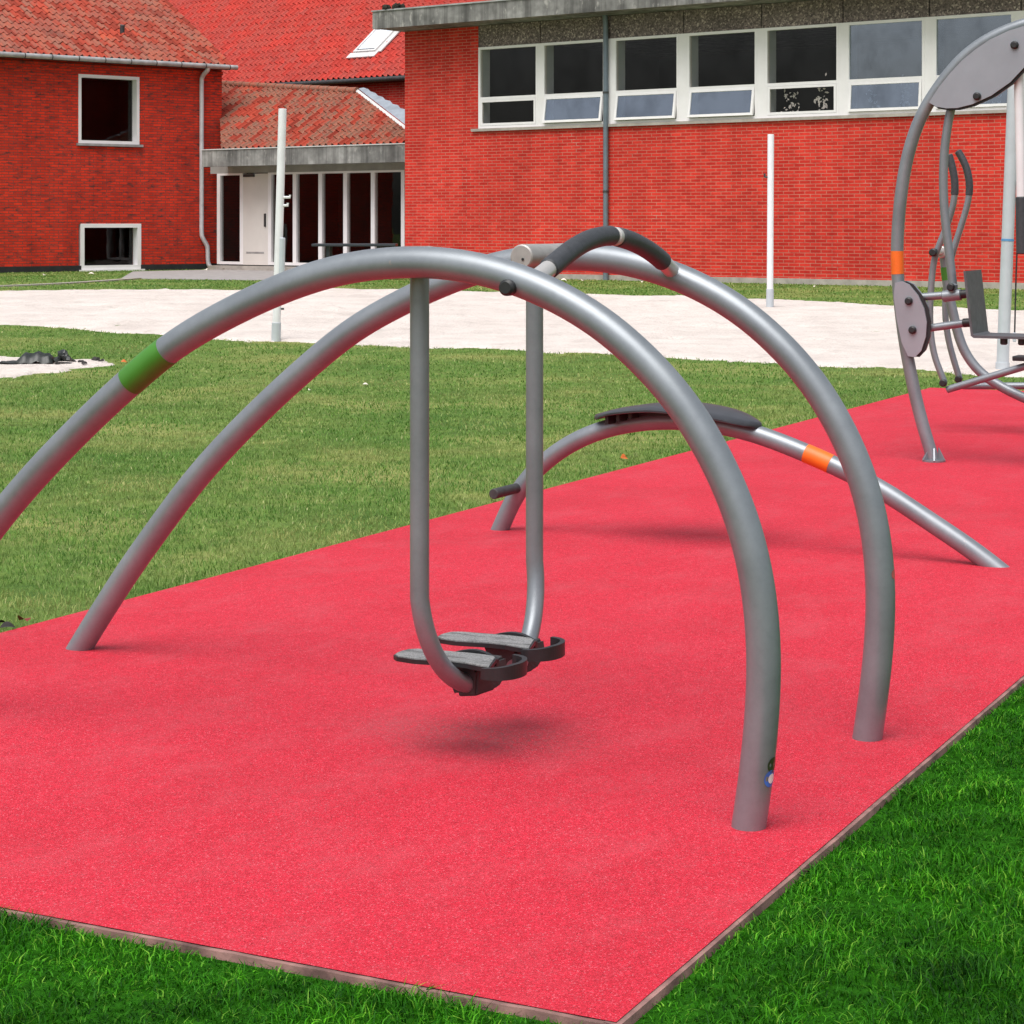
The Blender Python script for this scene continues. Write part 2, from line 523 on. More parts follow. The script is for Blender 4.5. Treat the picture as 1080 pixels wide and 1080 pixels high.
def axis(a, b, c, d, fine, coarse):
    mid = np.arange(b, c + fine / 2, fine)
    n1 = 14
    lo = b - (b - a) * (np.linspace(1, 0, n1, endpoint=False) ** 2)
    hi = c + (d - c) * (np.linspace(0, 1, n1 + 1)[1:] ** 2)
    return np.concatenate([lo, mid, hi])
gx = axis(-250, -14, 18, 250, .4, 10); gy = axis(-150, -1, 48, 450, .4, 10)
XX, YY = np.meshgrid(gx, gy, indexing='xy')
ZZ = gz(XX, YY)
nx, ny = len(gx), len(gy)
idx = np.arange(nx * ny).reshape(ny, nx)
quads = np.stack([idx[:-1, :-1], idx[:-1, 1:], idx[1:, 1:], idx[1:, :-1]], -1).reshape(-1, 4)
gr = np_mesh('ground', np.stack([XX, YY, ZZ], -1).reshape(-1, 3), quads.ravel(), [4] * len(quads), M['lawn'], smooth=True)
kind(gr, 'structure')

# rubber mat
mat_root_loc = (C0.x, C0.y, 0)
bm = bmesh.new()
bmesh.ops.create_grid(bm, x_segments=60, y_segments=14, size=.5)
for v in bm.verts:
    x, y = (v.co.x + .5) * MAT_L, (v.co.y + .5) * MAT_W
    v.co = (x, y, .0025 * math.sin(x * 1.7 + y) * math.sin(y * 2.1) * min(1, 4 * min(x, MAT_L - x, y, MAT_W - y)))
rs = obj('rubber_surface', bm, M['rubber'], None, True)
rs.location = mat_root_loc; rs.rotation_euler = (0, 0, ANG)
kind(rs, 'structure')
bm = bmesh.new()
def edge_strip(p0, p1, inward):
    """wavy-topped thin edging lip below the mat's rim"""
    n = 90
    prev = None
    for i in range(n + 1):
        t = i / n
        x = p0[0] + (p1[0] - p0[0]) * t; y = p0[1] + (p1[1] - p0[1]) * t
        out = .006 + .006 * random.random()
        top = -.001 - .0015 * random.random()
        a = bm.verts.new((x + inward[0] * .03, y + inward[1] * .03, top))
        b = bm.verts.new((x - inward[0] * out * .3, y - inward[1] * out * .3, top - .001))
        c = bm.verts.new((x - inward[0] * out, y - inward[1] * out, -.05))
        if prev:
            bm.faces.new((prev[0], a, b, prev[1])); bm.faces.new((prev[1], b, c, prev[2]))
        prev = (a, b, c)
edge_strip((-.008, -.008), (MAT_L, -.008), (0, 1)); edge_strip((-.008, -.008), (-.008, MAT_W), (1, 0))
edge_strip((0, MAT_W), (MAT_L, MAT_W), (0, -1)); edge_strip((MAT_L, 0), (MAT_L, MAT_W), (-1, 0))
eg = obj('mat_edging', bm, M['edging'])
eg.location = mat_root_loc; eg.rotation_euler = (0, 0, ANG)
kind(eg, 'structure')

# darker humus-rich turf base in front of and beside the mat
def turf_base(name, u0, u1, v0, v1):
    bm = bmesh.new(); nu, nv = max(2, int((u1 - u0) / .25)), max(2, int((v1 - v0) / .25))
    g = [[None] * (nv + 1) for _ in range(nu + 1)]
    for i in range(nu + 1):
        for j in range(nv + 1):
            p = uvw(u0 + (u1 - u0) * i / nu, v0 + (v1 - v0) * j / nv)
            g[i][j] = bm.verts.new((p.x, p.y, g1(p.x, p.y) + .005))
    for i in range(nu):
        for j in range(nv):
            bm.faces.new((g[i][j], g[i + 1][j], g[i + 1][j + 1], g[i][j + 1]))
    kind(obj(name, bm, M['soil'], None, True), 'structure')
turf_base('turf_base', -3.5, 14.0, -7.0, -.014)
turf_base('turf_base', -3.5, -.014, -.013, 5.5)

# ------------------------------------------------------------------ sand
def sand_sheet(name, poly, cell, height, mat):
    poly = np.array(poly, float)
    x0, y0 = poly.min(0) - .3; x1, y1 = poly.max(0) + .3
    xs = np.arange(x0, x1, cell); ys = np.arange(y0, y1, cell)
    X, Y = np.meshgrid(xs, ys, indexing='xy')
    px, py = X.ravel(), Y.ravel()
    inside = np.zeros(len(px), bool); dist = np.full(len(px), 1e9)
    n = len(poly)
    for i in range(n):
        a, b = poly[i], poly[(i + 1) % n]
        cond = (a[1] > py) != (b[1] > py)
        with np.errstate(divide='ignore', invalid='ignore'):
            xi = (b[0] - a[0]) * (py - a[1]) / (b[1] - a[1] + 1e-12) + a[0]
        inside ^= cond & (px < xi)
        ab = b - a; t = np.clip(((px - a[0]) * ab[0] + (py - a[1]) * ab[1]) / (ab @ ab), 0, 1)
        dist = np.minimum(dist, np.hypot(px - a[0] - t * ab[0], py - a[1] - t * ab[1]))
    sd = np.where(inside, dist, -dist)
    wob = .10 * np.sin(px * 3.1 + np.sin(py * 2.3)) + .07 * np.sin(px * 7.7 + py * 5.1) + .04 * rng.standard_normal(len(px))
    sd = sd + wob
    z = gz(px, py) + np.where(sd > 0, height * (1 - np.exp(-np.clip(sd, 0, 9) / .12)) + .006, -.06)
    # trodden hollows and rakes
    dents = np.zeros(len(px)); ins = np.where(inside)[0]
    for _ in range(int(len(ins) * .012)):
        c = rng.choice(ins); r = rng.uniform(.10, .28); th = rng.uniform(0, PI)
        m = (np.abs(px - px[c]) < .6) & (np.abs(py - py[c]) < .6)
        ii = np.where(m)[0]
        dx, dy = px[ii] - px[c], py[ii] - py[c]
        e = (dx * math.cos(th) + dy * math.sin(th)) ** 2 / r ** 2 + (-dx * math.sin(th) + dy * math.cos(th)) ** 2 / (r * .6) ** 2
        dents[ii] += rng.uniform(-.07, .045) * np.exp(-e * 1.5)
    z = z + dents * np.clip(sd / .4, 0, 1)
    keep = sd > -.2
    nx_, ny_ = len(xs), len(ys)
    idx = np.arange(nx_ * ny_).reshape(ny_, nx_)
    q = np.stack([idx[:-1, :-1], idx[:-1, 1:], idx[1:, 1:], idx[1:, :-1]], -1).reshape(-1, 4)
    q = q[keep[q].any(1)]
    used, inv = np.unique(q, return_inverse=True)
    o = np_mesh(name, np.stack([px, py, z], -1)[used], inv.ravel(), [4] * len(q), mat, smooth=True)
    kind(o, 'structure')
    return poly
SAND = [(-9.64, 28.66), (-6.8, 27.71), (-5.61, 26.99), (-4.45, 25.81), (-2.92, 24.71), (-1.22, 23.97), (.19, 23.4), (1.73, 22.39), (2.76, 21.55), (3.88, 20.82), (4.73, 19.89), (5.64, 18.9), (8.8, 17.6),
        (12.5, 26), (8.96, 29.88), (6.67, 31.23), (4.8, 32.99), (2.93, 34.43), (1.12, 35.4), (-1.5, 36.9), (-3.55, 37.6), (-4.99, 36.9), (-6.79, 37.1), (-8.95, 36.47), (-12.14, 36.1)]
PATCH = [(-6.54, 22.85), (-5.51, 22.45), (-4.81, 22.06), (-4.26, 22.06), (-4.01, 21.43), (-4.44, 20.35), (-4.77, 19.75), (-5.42, 18.91), (-7.5, 18.9), (-8, 22)]
sand_sheet('sand_court', SAND, .085, .03, M['sand'])
sand_sheet('sand_patch', PATCH, .07, .025, M['sand'])

def ground_poly(name, poly, dz, mat):
    bm = bmesh.new()
    f = bm.faces.new([bm.verts.new((x, y, g1(x, y) + dz)) for x, y in poly])
    ex = bmesh.ops.extrude_face_region(bm, geom=[f])
    for e in ex['geom']:
        if isinstance(e, bmesh.types.BMVert): e.co.z -= .12
    o = obj(name, bm, mat)
    kind(o, 'structure')
    return o
PAVE = [(-8.3, 44.3), (-5.2, 43.0), (-3.0, 44.6), (-2.7, 46.3), (-2.9, 49.0), (-7.2, 53.0), (-9.2, 50.6)]
ground_poly('pavement', PAVE, .012, M['paving'])
bm = bmesh.new()
kp = resample([(-11.5, 35.9, 0), (-9.5, 38.7, 0), (-8.55, 40.9, 0), (-7.9, 44.0, 0)], .4)
prev = None
for i, p in enumerate(kp):
    q = kp[min(i + 1, len(kp) - 1)] - kp[max(i - 1, 0)]; nrm = Vector((-q.y, q.x, 0)).normalized() * .09
    z = g1(p.x, p.y) + .03
    vs = [bm.verts.new((p.x - nrm.x, p.y - nrm.y, z - .1)), bm.verts.new((p.x - nrm.x, p.y - nrm.y, z)), bm.verts.new((p.x + nrm.x, p.y + nrm.y, z)), bm.verts.new((p.x + nrm.x, p.y + nrm.y, z - .1))]
    if prev:
        for k in range(3): bm.faces.new((prev[k], prev[k + 1], vs[k + 1], vs[k]))
    prev = vs
kind(obj('kerb_edge', bm, M['plainconcrete']), 'structure')

# ------------------------------------------------------------------ AIR WALKER
ARCH = [(3.11, -.20), (3.042, -.10), (2.974, 0), (2.893, .113), (2.759, .293), (2.62, .46), (2.508, .591), (2.376, .722), (2.239, .843), (2.134, .930), (2.012, 1.025), (1.91, 1.10), (1.801, 1.160), (1.617, 1.243),
        (1.457, 1.300), (1.31, 1.336), (1.147, 1.350), (1.0, 1.345), (.9, 1.327), (.8, 1.302), (.686, 1.252), (.607, 1.212), (.527, 1.156), (.451, 1.088), (.375, 1.008), (.31, .915), (.261, .826), (.215, .716),
        (.183, .590), (.170, .46), (.169, .35), (.177, .23), (.188, .13), (.208, 0), (.224, -.10)]
U1, U2, VM = 1.264, 2.230, 1.55
aw_u, aw_v = 1.747, VM
AW = thing('air_walker', 'silver double arch air walker with green band, nearest on the red mat', 'exercise machine', uvw(aw_u, aw_v), ANG)
def L(u, v, z): return (u - aw_u, v - aw_v, z)
RT = .0415
def arch_path(u): return resample([L(u, v, z) for v, z in ARCH], .03, 14)
def sub_path(path, f):
    return [p for p in path if f(p)]
near_path, far_path = arch_path(U1), arch_path(U2)
na = tube('arch_tube', near_path, RT, M['steel'], AW, raw=True, seg=32)
na['label'] = 'front arch with green band and stickers'
fa = tube('arch_tube', far_path, RT, M['steel'], AW, raw=True, seg=32)
gb = [p for p in near_path if 1.905 < p.y + aw_v < 2.045]
tube('green_band', gb, RT + .0012, M['green'], na, raw=True, seg=32)
# round stickers low on the front leg (curved patches on the tube)
def tube_patch(name, path, z, radius, mat, parent, ang, lift):
    i = min(range(len(path)), key=lambda k: abs(path[k].z - z) + (0 if path[k].y + aw_v < .8 else 9))
    c = path[i]; t = (path[i + 1] - path[i - 1]).normalized()
    w = Vector((math.cos(ang), math.sin(ang), 0)); w = (w - t * w.dot(t)).normalized(); s = t.cross(w)
    bm = bmesh.new(); n = 20
    ctr = bm.verts.new(c + w * (RT + lift))
    ring = []
    for k in range(n):
        a = 2 * PI * k / n; du, dt = radius * math.cos(a), radius * math.sin(a)
        ph = du / RT
        ring.append(bm.verts.new(c + t * dt + (w * math.cos(ph) + s * math.sin(ph)) * (RT + lift)))
    for k in range(n): bm.faces.new((ctr, ring[k], ring[(k + 1) % n]))
    return obj(name, bm, mat, parent)
VIEW = math.atan2(-1, -.2) - ANG      # outward direction on the tube, in the machine's own axes
tube_patch('sticker', near_path, .170, .019, M['stick_green'], na, R(-90 - ANG * 180 / PI + 54), .0008)
sb = tube_patch('sticker', near_path, .118, .021, M['stick_blue'], na, R(-90 - ANG * 180 / PI + 50), .0008)
tube_patch('sticker', near_path, .117, .012, M['stick_white'], na, R(-90 - ANG * 180 / PI + 53), .0014)
tube('bolt_cap', [L(U1 - .034, .832, 1.287), L(U1 - .055, .832, 1.287)], .021, M['black'], na, raw=True, bevel=.006)
tube_patch('red_scuff', far_path, .478, .013, M['red_mark'], fa, R(-90 - ANG * 180 / PI + 60), .0006)
# handle bar across both arches
HB = [(U1, .79, 1.300), (1.34, .79, 1.322), (1.43, .79, 1.353), (1.52, .79, 1.382), (1.62, .79, 1.404), (1.747, .79, 1.415), (1.87, .79, 1.404), (1.97, .79, 1.386), (2.07, .79, 1.360), (2.16, .79, 1.328), (U2, .79, 1.298)]
hb_path = resample([L(*p) for p in HB], .015, 4)
HBo = tube('handlebar', hb_path, .0235, M['bright'], AW, raw=True)
for lo, hi in ((1.365, 1.768), (1.80, 2.145)):
    tube('grip', [p for p in hb_path if lo < p.x + aw_u < hi], .0275, M['grip'], HBo, raw=True, bevel=.004)
tube('ring', [p for p in hb_path if 1.764 < p.x + aw_u < 1.804], .0262, M['flash'], HBo, raw=True)
# pendulums
def foot_outline(c, flip):
    half = [(1.322, .012), (1.316, .040), (1.296, .058), (1.24, .068), (1.19, .060), (1.14, .050), (1.09, .052), (1.04, .066), (1.005, .072)]
    far_ = [(1.322, -.012), (1.316, -.040), (1.296, -.058), (1.24, -.066), (1.19, -.070), (1.14, -.074), (1.09, -.072), (1.06, -.066), (1.045, -.05)]
    return [(c - b, a) for a, b in half] + [(c - b, a) for a, b in far_[::-1]]
def pendulum(u_arm, v_arm, u_arch, cplate, sgn, dv):
    hx_ = u_arm + (-.085 if u_arm > 1.7 else .055)
    hub = tube('bearing_hub', [L(u_arch, v_arm, 1.352), L(u_arm + (-.085 if u_arm > 1.7 else .055), v_arm, 1.352)], .036, M['hubcap'], AW, raw=True, bevel=.004)
    if u_arm > 1.7: tube('grub_screw', [L(hx_ + .002, v_arm - .006, 1.345), L(hx_ - .007, v_arm - .006, 1.345)], .004, M['black'], hub, raw=True, seg=10)
    pth = [L(u_arm, v_arm, 1.345), L(u_arm, v_arm, .9), L(u_arm, v_arm, .46)]
    pts = [Vector(p) for p in resample(pth, .05)]
    rr = .22
    for k in range(1, 19):
        a = PI / 2 * k / 18
        pts.append(Vector(L(u_arm + sgn * rr * (1 - math.cos(a)), v_arm - .045 * k / 18, .415 - rr * math.sin(a) + .045 * (1 - k / 18))))
    arm = tube('pendulum_arm', pts, .0255, M['steel'], AW, raw=True, seg=24)
    fp = obj('footplate', prism(bmesh.new(), [(x - aw_u, y - aw_v + dv) for x, y in foot_outline(cplate, False)], 'z', .257, .2685), M['black'], arm)
    top = obj('grit_surface', prism(bmesh.new(), [((x - cplate) * .93 + cplate - aw_u, (y - 1.17) * .97 + 1.17 - aw_v + dv) for x, y in foot_outline(cplate, False)], 'z', .2675, .2715), M['grit'], fp)
    # horseshoe toe guard
    g = []
    for (du, v) in [(-.080, 1.022), (-.083, 1.0), (-.075, .972), (-.05, .952), (-.015, .944), (.02, .948), (.05, .962), (.068, .985), (.072, 1.005)]:
        g.append(Vector(L(cplate + du, v + dv, 0)))
    g = resample(g, .008)
    bm = bmesh.new(); prev = None
    nG = len(g)
    for i, p in enumerate(g):
        t = (g[min(i + 1, nG - 1)] - g[max(i - 1, 0)]).normalized(); nr = Vector((-t.y, t.x, 0)) * .007
        zb, zt = .240, .2685 + .010 * min(1, i / 12)
        q = [bm.verts.new((p.x + s * nr.x, p.y + s * nr.y, z)) for s, z in ((-1, zb), (-1, zt), (1, zt), (1, zb))]
        if prev:
            for k in range(4): bm.faces.new((prev[k], prev[(k + 1) % 4], q[(k + 1) % 4], q[k]))
        else: bm.faces.new(q)
        prev = q
    bm.faces.new(prev[::-1])
    obj('toe_guard', bm, M['black'], fp)
    # raised inner flange along the far side
    bm = bmesh.new(); prev = None
    for i in range(15):
        v = 1.21 - .16 * i / 14; b = .066 + .020 * math.sin(PI * i / 14); zt = .262 + .016 * math.sin(PI * i / 14)
        q = [bm.verts.new(L(cplate + b + s, v + dv, z)) for s, z in ((-.008, .245), (-.008, zt), (.008, zt), (.008, .245))]
        if prev:
            for k in range(4): bm.faces.new((prev[k], prev[(k + 1) % 4], q[(k + 1) % 4], q[k]))
        else: bm.faces.new(q)
        prev = q
    bm.faces.new(prev[::-1])
    obj('side_flange', bm, M['black'], fp)
    # cast bracket below
    cu = cplate + .045
    def hull(bm, pts):
        vs = [bm.verts.new(L(u_, v_ + dv, z_)) for u_, v_, z_ in pts]
        bmesh.ops.convex_hull(bm, input=vs)
    bm = bmesh.new()
    hull(bm, [(cu - .045, 1.075, .256), (cu - .045, 1.19, .256), (cu + .10, 1.06, .256), (cu + .10, 1.19, .256),
              (cu - .04, 1.085, .170), (cu - .04, 1.15, .162), (cu + .055, 1.06, .176), (cu + .055, 1.16, .180), (cu + .10, 1.06, .208), (cu + .10, 1.18, .208)])
    bmesh.ops.bevel(bm, geom=bm.edges[:], offset=.006, segments=2, affect='EDGES')
    obj('bracket', bm, M['bracket'], arm)
    return arm
pendulum(1.348, 1.158, U1, 1.525, 1, 0)
pendulum(2.015, 1.145, U2, 1.790, -1, .012)

# ------------------------------------------------------------------ ARCHED BENCH
bu, bv = 5.33, 1.8
AB = thing('arched_bench', 'low silver arch with black curved board and orange band on red mat', 'exercise bench', uvw(bu, bv), ANG)
BP = [(3.00, -.12), (2.938, 0), (2.891, .106), (2.829, .207), (2.732, .310), (2.605, .405), (2.47, .473), (2.336, .516), (2.18, .545), (2.022, .553), (1.85, .543), (1.668, .512), (1.457, .446), (1.258, .371),
      (1.067, .283), (.896, .183), (.712, .074), (.62, .012), (.50, -.075)]
bp = resample([(0, v - bv, z) for v, z in BP], .03, 10)
bt = tube('arch_tube', bp, RT, M['steel'], AB, raw=True, seg=28)
tube('orange_band', [p for p in bp if 1.295 < p.y + bv < 1.452], RT + .0012, M['orange'], bt, raw=True, seg=28)
tube('foot_peg', [(-.03, 2.835 - bv, .205), (-.27, 2.835 - bv, .205)], .024, M['bracket'], AB, raw=True, bevel=.003)
BT = resample([(0, v - bv, z) for v, z in [(2.445, .556), (2.312, .593), (2.147, .618), (2.02, .621), (1.825, .600), (1.70, .570), (1.635, .551)]], .02, 4)
bm = bmesh.new(); rows = []
nB = len(BT)
for i, p in enumerate(BT):
    t = 2 * i / (nB - 1) - 1
    hw = .005 + .225 * (1 - abs(t) ** 2.4) ** .7
    row = []
    for s in (-1, -.92, -.5, 0, .5, .92, 1):
        z = p.z - .010 * s * s
        row.append((bm.verts.new((p.x + s * hw, p.y, z + (.009 if abs(s) < 1 else .004))), bm.verts.new((p.x + s * hw, p.y, z - (.009 if abs(s) < 1 else .004)))))
    rows.append(row)
for i in range(nB - 1):
    for k in range(6):
        bm.faces.new((rows[i][k][0], rows[i][k + 1][0], rows[i + 1][k + 1][0], rows[i + 1][k][0]))
        bm.faces.new((rows[i][k][1], rows[i + 1][k][1], rows[i + 1][k + 1][1], rows[i][k + 1][1]))
    bm.faces.new((rows[i][0][0], rows[i + 1][0][0], rows[i + 1][0][1], rows[i][0][1]))
    bm.faces.new((rows[i][6][0], rows[i][6][1], rows[i + 1][6][1], rows[i + 1][6][0]))
for i in (0, nB - 1):
    for k in range(6): bm.faces.new((rows[i][k][0], rows[i][k][1], rows[i][k + 1][1], rows[i][k + 1][0]))
bo = obj('lying_board', bm, M['board'], AB, True)
auto_smooth(bo.data, R(50))
bm = bmesh.new()
prism(bm, [(2.40 - bv, .500), (2.33 - bv, .57), (2.10 - bv, .606), (1.95 - bv, .608), (1.75 - bv, .57), (1.66 - bv, .548), (1.66 - bv, .50), (1.9 - bv, .545), (2.15 - bv, .545), (2.3 - bv, .52)], 'x', -.03, .03)
obj('board_bracket', bm, M['black'], AB)
for v, z in ((2.335, .545), (2.28, .56), (2.22, .575)):
    obj('spacer', bx(-.12, .12, v - bv - .008, v - bv + .008, z - .012, z + .03), M['black'], AB)

# ------------------------------------------------------------------ SEATED PRESS
pu, pv = 9.0, 1.2
PR = thing('seated_press', 'tall silver hoop exercise machine with grey lens plates and dark seat', 'exercise machine', uvw(pu, pv), ANG)
HP = [(1.82, -.1), (1.849, 0), (1.936, .285), (2.004, .588), (2.051, .882), (2.077, 1.207), (2.067, 1.481), (2.034, 1.751), (1.986, 1.949), (1.927, 2.102), (1.876, 2.190), (1.795, 2.306), (1.660, 2.455), (1.495, 2.563), (1.293, 2.634),
      (1.1, 2.66), (.9, 2.645), (.68, 2.56), (.46, 2.38), (.28, 2.10), (.17, 1.75), (.12, 1.40), (.12, 1.1), (.16, .8), (.23, .5), (.32, .2), (.39, 0), (.42, -.1)]
hp = resample([(0, v - pv, z) for v, z in HP], .035, 10)
ho = tube('hoop_frame', hp, .0385, M['steel'], PR, raw=True, seg=28)
tube('orange_band', [p for p in hp if 1.13 < p.z < 1.285 and p.y > 0], .0398, M['orange'], ho, raw=True, seg=28)
for v0 in (1.849, .39):
    bm = sweep(bmesh.new(), [Vector((0, v0 - pv, .002)), Vector((0, v0 - pv, .014))], .07, 24)
    for k in range(6):
        a = k * PI / 3 + .3
        c, s = math.cos(a), math.sin(a); w = Vector((-s, c, 0)) * .005
        q = [Vector((c * .03, v0 - pv + s * .03, .014)), Vector((c * .075, v0 - pv + s * .075, .014)), Vector((c * .034, v0 - pv + s * .034, .085))]
        A = [bm.verts.new(p + w) for p in q]; B = [bm.verts.new(p - w) for p in q]
        bm.faces.new(A); bm.faces.new(B[::-1])
        for i in range(3): bm.faces.new((A[i], B[i], B[(i + 1) % 3], A[(i + 1) % 3]))
    obj('base_flange', bm, M['steel'], ho)
LENS = [(1.862, 2.178), (1.80, 2.270), (1.735, 2.348), (1.66, 2.425), (1.58, 2.488), (1.49, 2.545), (1.38, 2.592), (1.27, 2.622), (1.15, 2.640), (1.06, 2.640), (1.12, 2.57), (1.20, 2.47), (1.288, 2.372), (1.372, 2.285), (1.485, 2.209), (1.60, 2.160), (1.69, 2.140), (1.76, 2.140), (1.82, 2.152)]
SIDE = [(2.072, 1.085), (2.03, 1.095), (1.985, 1.075), (1.93, 1.01), (1.892, .93), (1.876, .85), (1.882, .76), (1.91, .675), (1.948, .635), (1.992, .640), (2.03, .72), (2.062, .86), (2.08, 1.0)]
def plates(poly, bolts, dy, dz):
    pl = obj('lens_plate', prism(bmesh.new(), [(a - pv, b) for a, b in poly], 'x', -.062, -.046), M['plate'], PR)
    obj('spacer_plate', prism(bmesh.new(), [(a - pv + dy, b + dz) for a, b in poly], 'x', -.0455, -.0385), M['black'], pl)
    obj('lens_plate', prism(bmesh.new(), [(a - pv, b) for a, b in poly], 'x', .046, .062), M['plate'], PR)
    for v, z in bolts:
        tube('bolt_cap', [(-.060, v - pv, z), (-.075, v - pv, z)], .024, M['black'], pl, raw=True, bevel=.009)
plates(LENS, [(1.344, 2.505), (1.568, 2.207)], -.012, -.012)
plates(SIDE, [(1.985, .975), (1.962, .80)], -.022, .0)
tube('hanger_tube', [(0.01, v - pv, z) for v, z in [(1.735, 2.18), (1.755, 2.10), (1.772, 2.00), (1.788, 1.863), (1.793, 1.70), (1.788, 1.55), (1.774, 1.40), (1.755, 1.25), (1.733, 1.06)]], .0265, M['steel'], PR, sm=6)
h2 = tube('hanger_tube', [(0.01, v - pv, z) for v, z in [(1.336, 2.36), (1.335, 2.20), (1.330, 2.0), (1.325, 1.75), (1.32, 1.35), (1.32, 1.28)]], .028, M['postwhite'], PR, sm=4)
tube('grip', [(0.01, 1.322 - pv, 1.60), (0.01, 1.318 - pv, 1.27)], .034, M['grip'], h2, bevel=.006)
for a, b in (((1.955, .996), (1.655, 1.022)), ((1.905, .806), (1.632, .850))):
    rd = tube('link_rod', [(.0, a[0] - pv, a[1]), (.0, b[0] - pv, b[1])], .0235, M['steel'], PR, raw=True)
    tube('end_cap', [(.0, b[0] - pv + .035, b[1] - .004), (.0, b[0] - pv - .03, b[1] + .002)], .027, M['black'], rd, raw=True, bevel=.006)
bm = sweep(bmesh.new(), [Vector((0, 1.79 - pv, 1.005)), Vector((0, 1.685 - pv, 1.017))], .034, 20, True, .004)
sweep(bm, [Vector((0, 1.733 - pv, 1.01)), Vector((0, 1.733 - pv, 1.075))], .030, 20, True, .008)
cl = obj('pivot_clamp', bm, M['steel'], PR, True)
auto_smooth(cl.data)
tube('bolt_cap', [(-.028, 1.733 - pv, 1.062), (-.05, 1.733 - pv, 1.062)], .024, M['black'], cl, raw=True, bevel=.008)
bkr = [(1.625 - pv, 1.162), (1.611 - pv, 1.164), (1.568 - pv, .790), (1.555 - pv, .781), (.95 - pv, .779), (.95 - pv, .765), (1.563 - pv, .766), (1.580 - pv, .778)]
obj('backrest_seat', prism(bmesh.new(), bkr, 'x', -.17, .21), M['pad'], PR)
for v in (1.395, 1.29):
    tube('seat_knob', [(-.12, v - pv, .765), (-.12, v - pv, .735)], .022, M['black'], PR, raw=True, bevel=.007)
tube('seat_post', [(0.02, 1.0 - pv, .77), (0.02, .75 - pv, .72), (0.02, .35 - pv, .70), (0.02, .21 - pv, .62)], .03, M['steel'], PR, sm=4)

# ------------------------------------------------------------------ CROSS TRAINER
cu_, cv_ = 11.0, 1.7
CT = thing('cross_trainer', 'silver cross trainer with two curved handle levers behind the seated press', 'exercise machine', uvw(cu_, cv_), ANG)
cp = resample([(0, v - cv_, z) for v, z in [(2.318, 1.255), (2.301, 1.084), (2.283, .951), (2.256, .838), (2.22, .68), (2.167, .541), (2.067, .412), (1.921, .315), (1.777, .248), (1.62, .19), (1.45, .13), (1.32, .06), (1.25, -.06)]], .03, 6)
co = tube('frame_post', cp, .034, M['steel'], CT, raw=True, seg=24)
tube('green_band', [p for p in cp if 1.035 < p.z < 1.165], .0352, M['green'], co, raw=True, seg=24)
hubo = tube('pivot_axle', [(-.21, 2.325 - cv_, 1.245), (.21, 2.325 - cv_, 1.245)], .024, M['bright'], CT, raw=True)
tube('hub_sleeve', [(-.07, 2.322 - cv_, 1.245), (.07, 2.322 - cv_, 1.245)], .042, M['bright'], CT, raw=True, bevel=.006)
LA = [(2.228, 1.916), (2.202, 1.824), (2.185, 1.712), (2.192, 1.614), (2.215, 1.512), (2.290, 1.312), (2.331, 1.206), (2.355, 1.002), (2.362, .758), (2.335, .541), (2.261, .345)]
LB = [(2.268, 1.955), (2.215, 1.862), (2.186, 1.739), (2.193, 1.618), (2.231, 1.477), (2.279, 1.329), (2.312, 1.220), (2.354, 1.011), (2.361, .80), (2.340, .627), (2.295, .459), (2.258, .345)]
for s, lv, end in ((-1, LA, [(2.261, .33), (2.24, .295), (1.712, .470), (1.30, .60)]), (1, LB, [(2.258, .33), (2.235, .293), (1.803, .308), (1.30, .325)])):
    lp = resample([(s * .2, v - cv_, z) for v, z in lv], .03, 5)
    lo_ = tube('handle_lever', lp, .0225, M['steel'], CT, raw=True)
    tube('grip', [p for p in lp if p.z > 1.625], .0262, M['grip'], lo_, raw=True, bevel=.008)
    tube('pivot_knob', [(s * .2 - .03, 2.325 - cv_, 1.245), (s * .2 - .062, 2.325 - cv_, 1.245)], .029 if s < 0 else .02, M['black'], lo_, raw=True, bevel=.01)
    tube('joint_knob', [(s * .2 - .02, end[0][0] - cv_, end[0][1] + .012), (s * .2 - .045, end[0][0] - cv_, end[0][1] + .012)], .026, M['black'], lo_, raw=True, bevel=.008)
    pb = tube('pedal_bar', [(s * .2, v - cv_, z) for v, z in end[1:]], .025, M['steel'], CT, step=.05, bevel=.004)
    z0 = end[2][1] + .03
    obj('pedal', bx(s * .2 - .08, s * .2 + .08, 1.50 - cv_, 1.775 - cv_, z0 + .012, z0 + .045, bev=.008), M['black'], pb)
obj('crank_housing', bx(-.12, .12, 1.02 - cv_, 1.34 - cv_, .0, .66, bev=.03), M['plate'], CT)

# ------------------------------------------------------------------ VOLLEYBALL POSTS
def vb_post(label, base, top, r, mat, deep):
    b = Vector((*base, g1(*base))); t = Vector(top)
    P = thing('net_post', label, 'net post', b, 0, 'posts around the sand court')
    d = t - b
    pole = tube('pole', [-d * .04, d], r, mat, P, step=.3, seg=20, bevel=.004)
    tube('ground_sleeve', [-d * .02, d * (deep / d.length)], r + .008, M['postgrey'], P, step=.1, bevel=.002)
    return P, d
P1, d1 = vb_post('white net post leaning right at the left end of the sand court', (-2.814, 24.867), (-2.735, 24.867, 2.806), .049, M['postwhite'], .22)
for f, s in ((.62, .05), (.585, .035)):
    p = d1 * f
    tube('hook', [p + Vector((.04, -.01, 0)), p + Vector((.04 + s * 1.6, -.02, .0)), p + Vector((.04 + s * 1.6, -.02, .03))], .016, M['postwhite'], P1, raw=True, seg=10)
p = d1 * .40
tube('winch_box', [p + Vector((.035, -.02, -.38)), p + Vector((.045, -.02, .12))], .038, M['postgrey'], P1, step=.2, bevel=.01)
tube('net_hook', [d1 * .14 + Vector((.05, 0, 0)), d1 * .14 + Vector((.085, 0, 0))], .012, M['black'], P1, raw=True, seg=10)
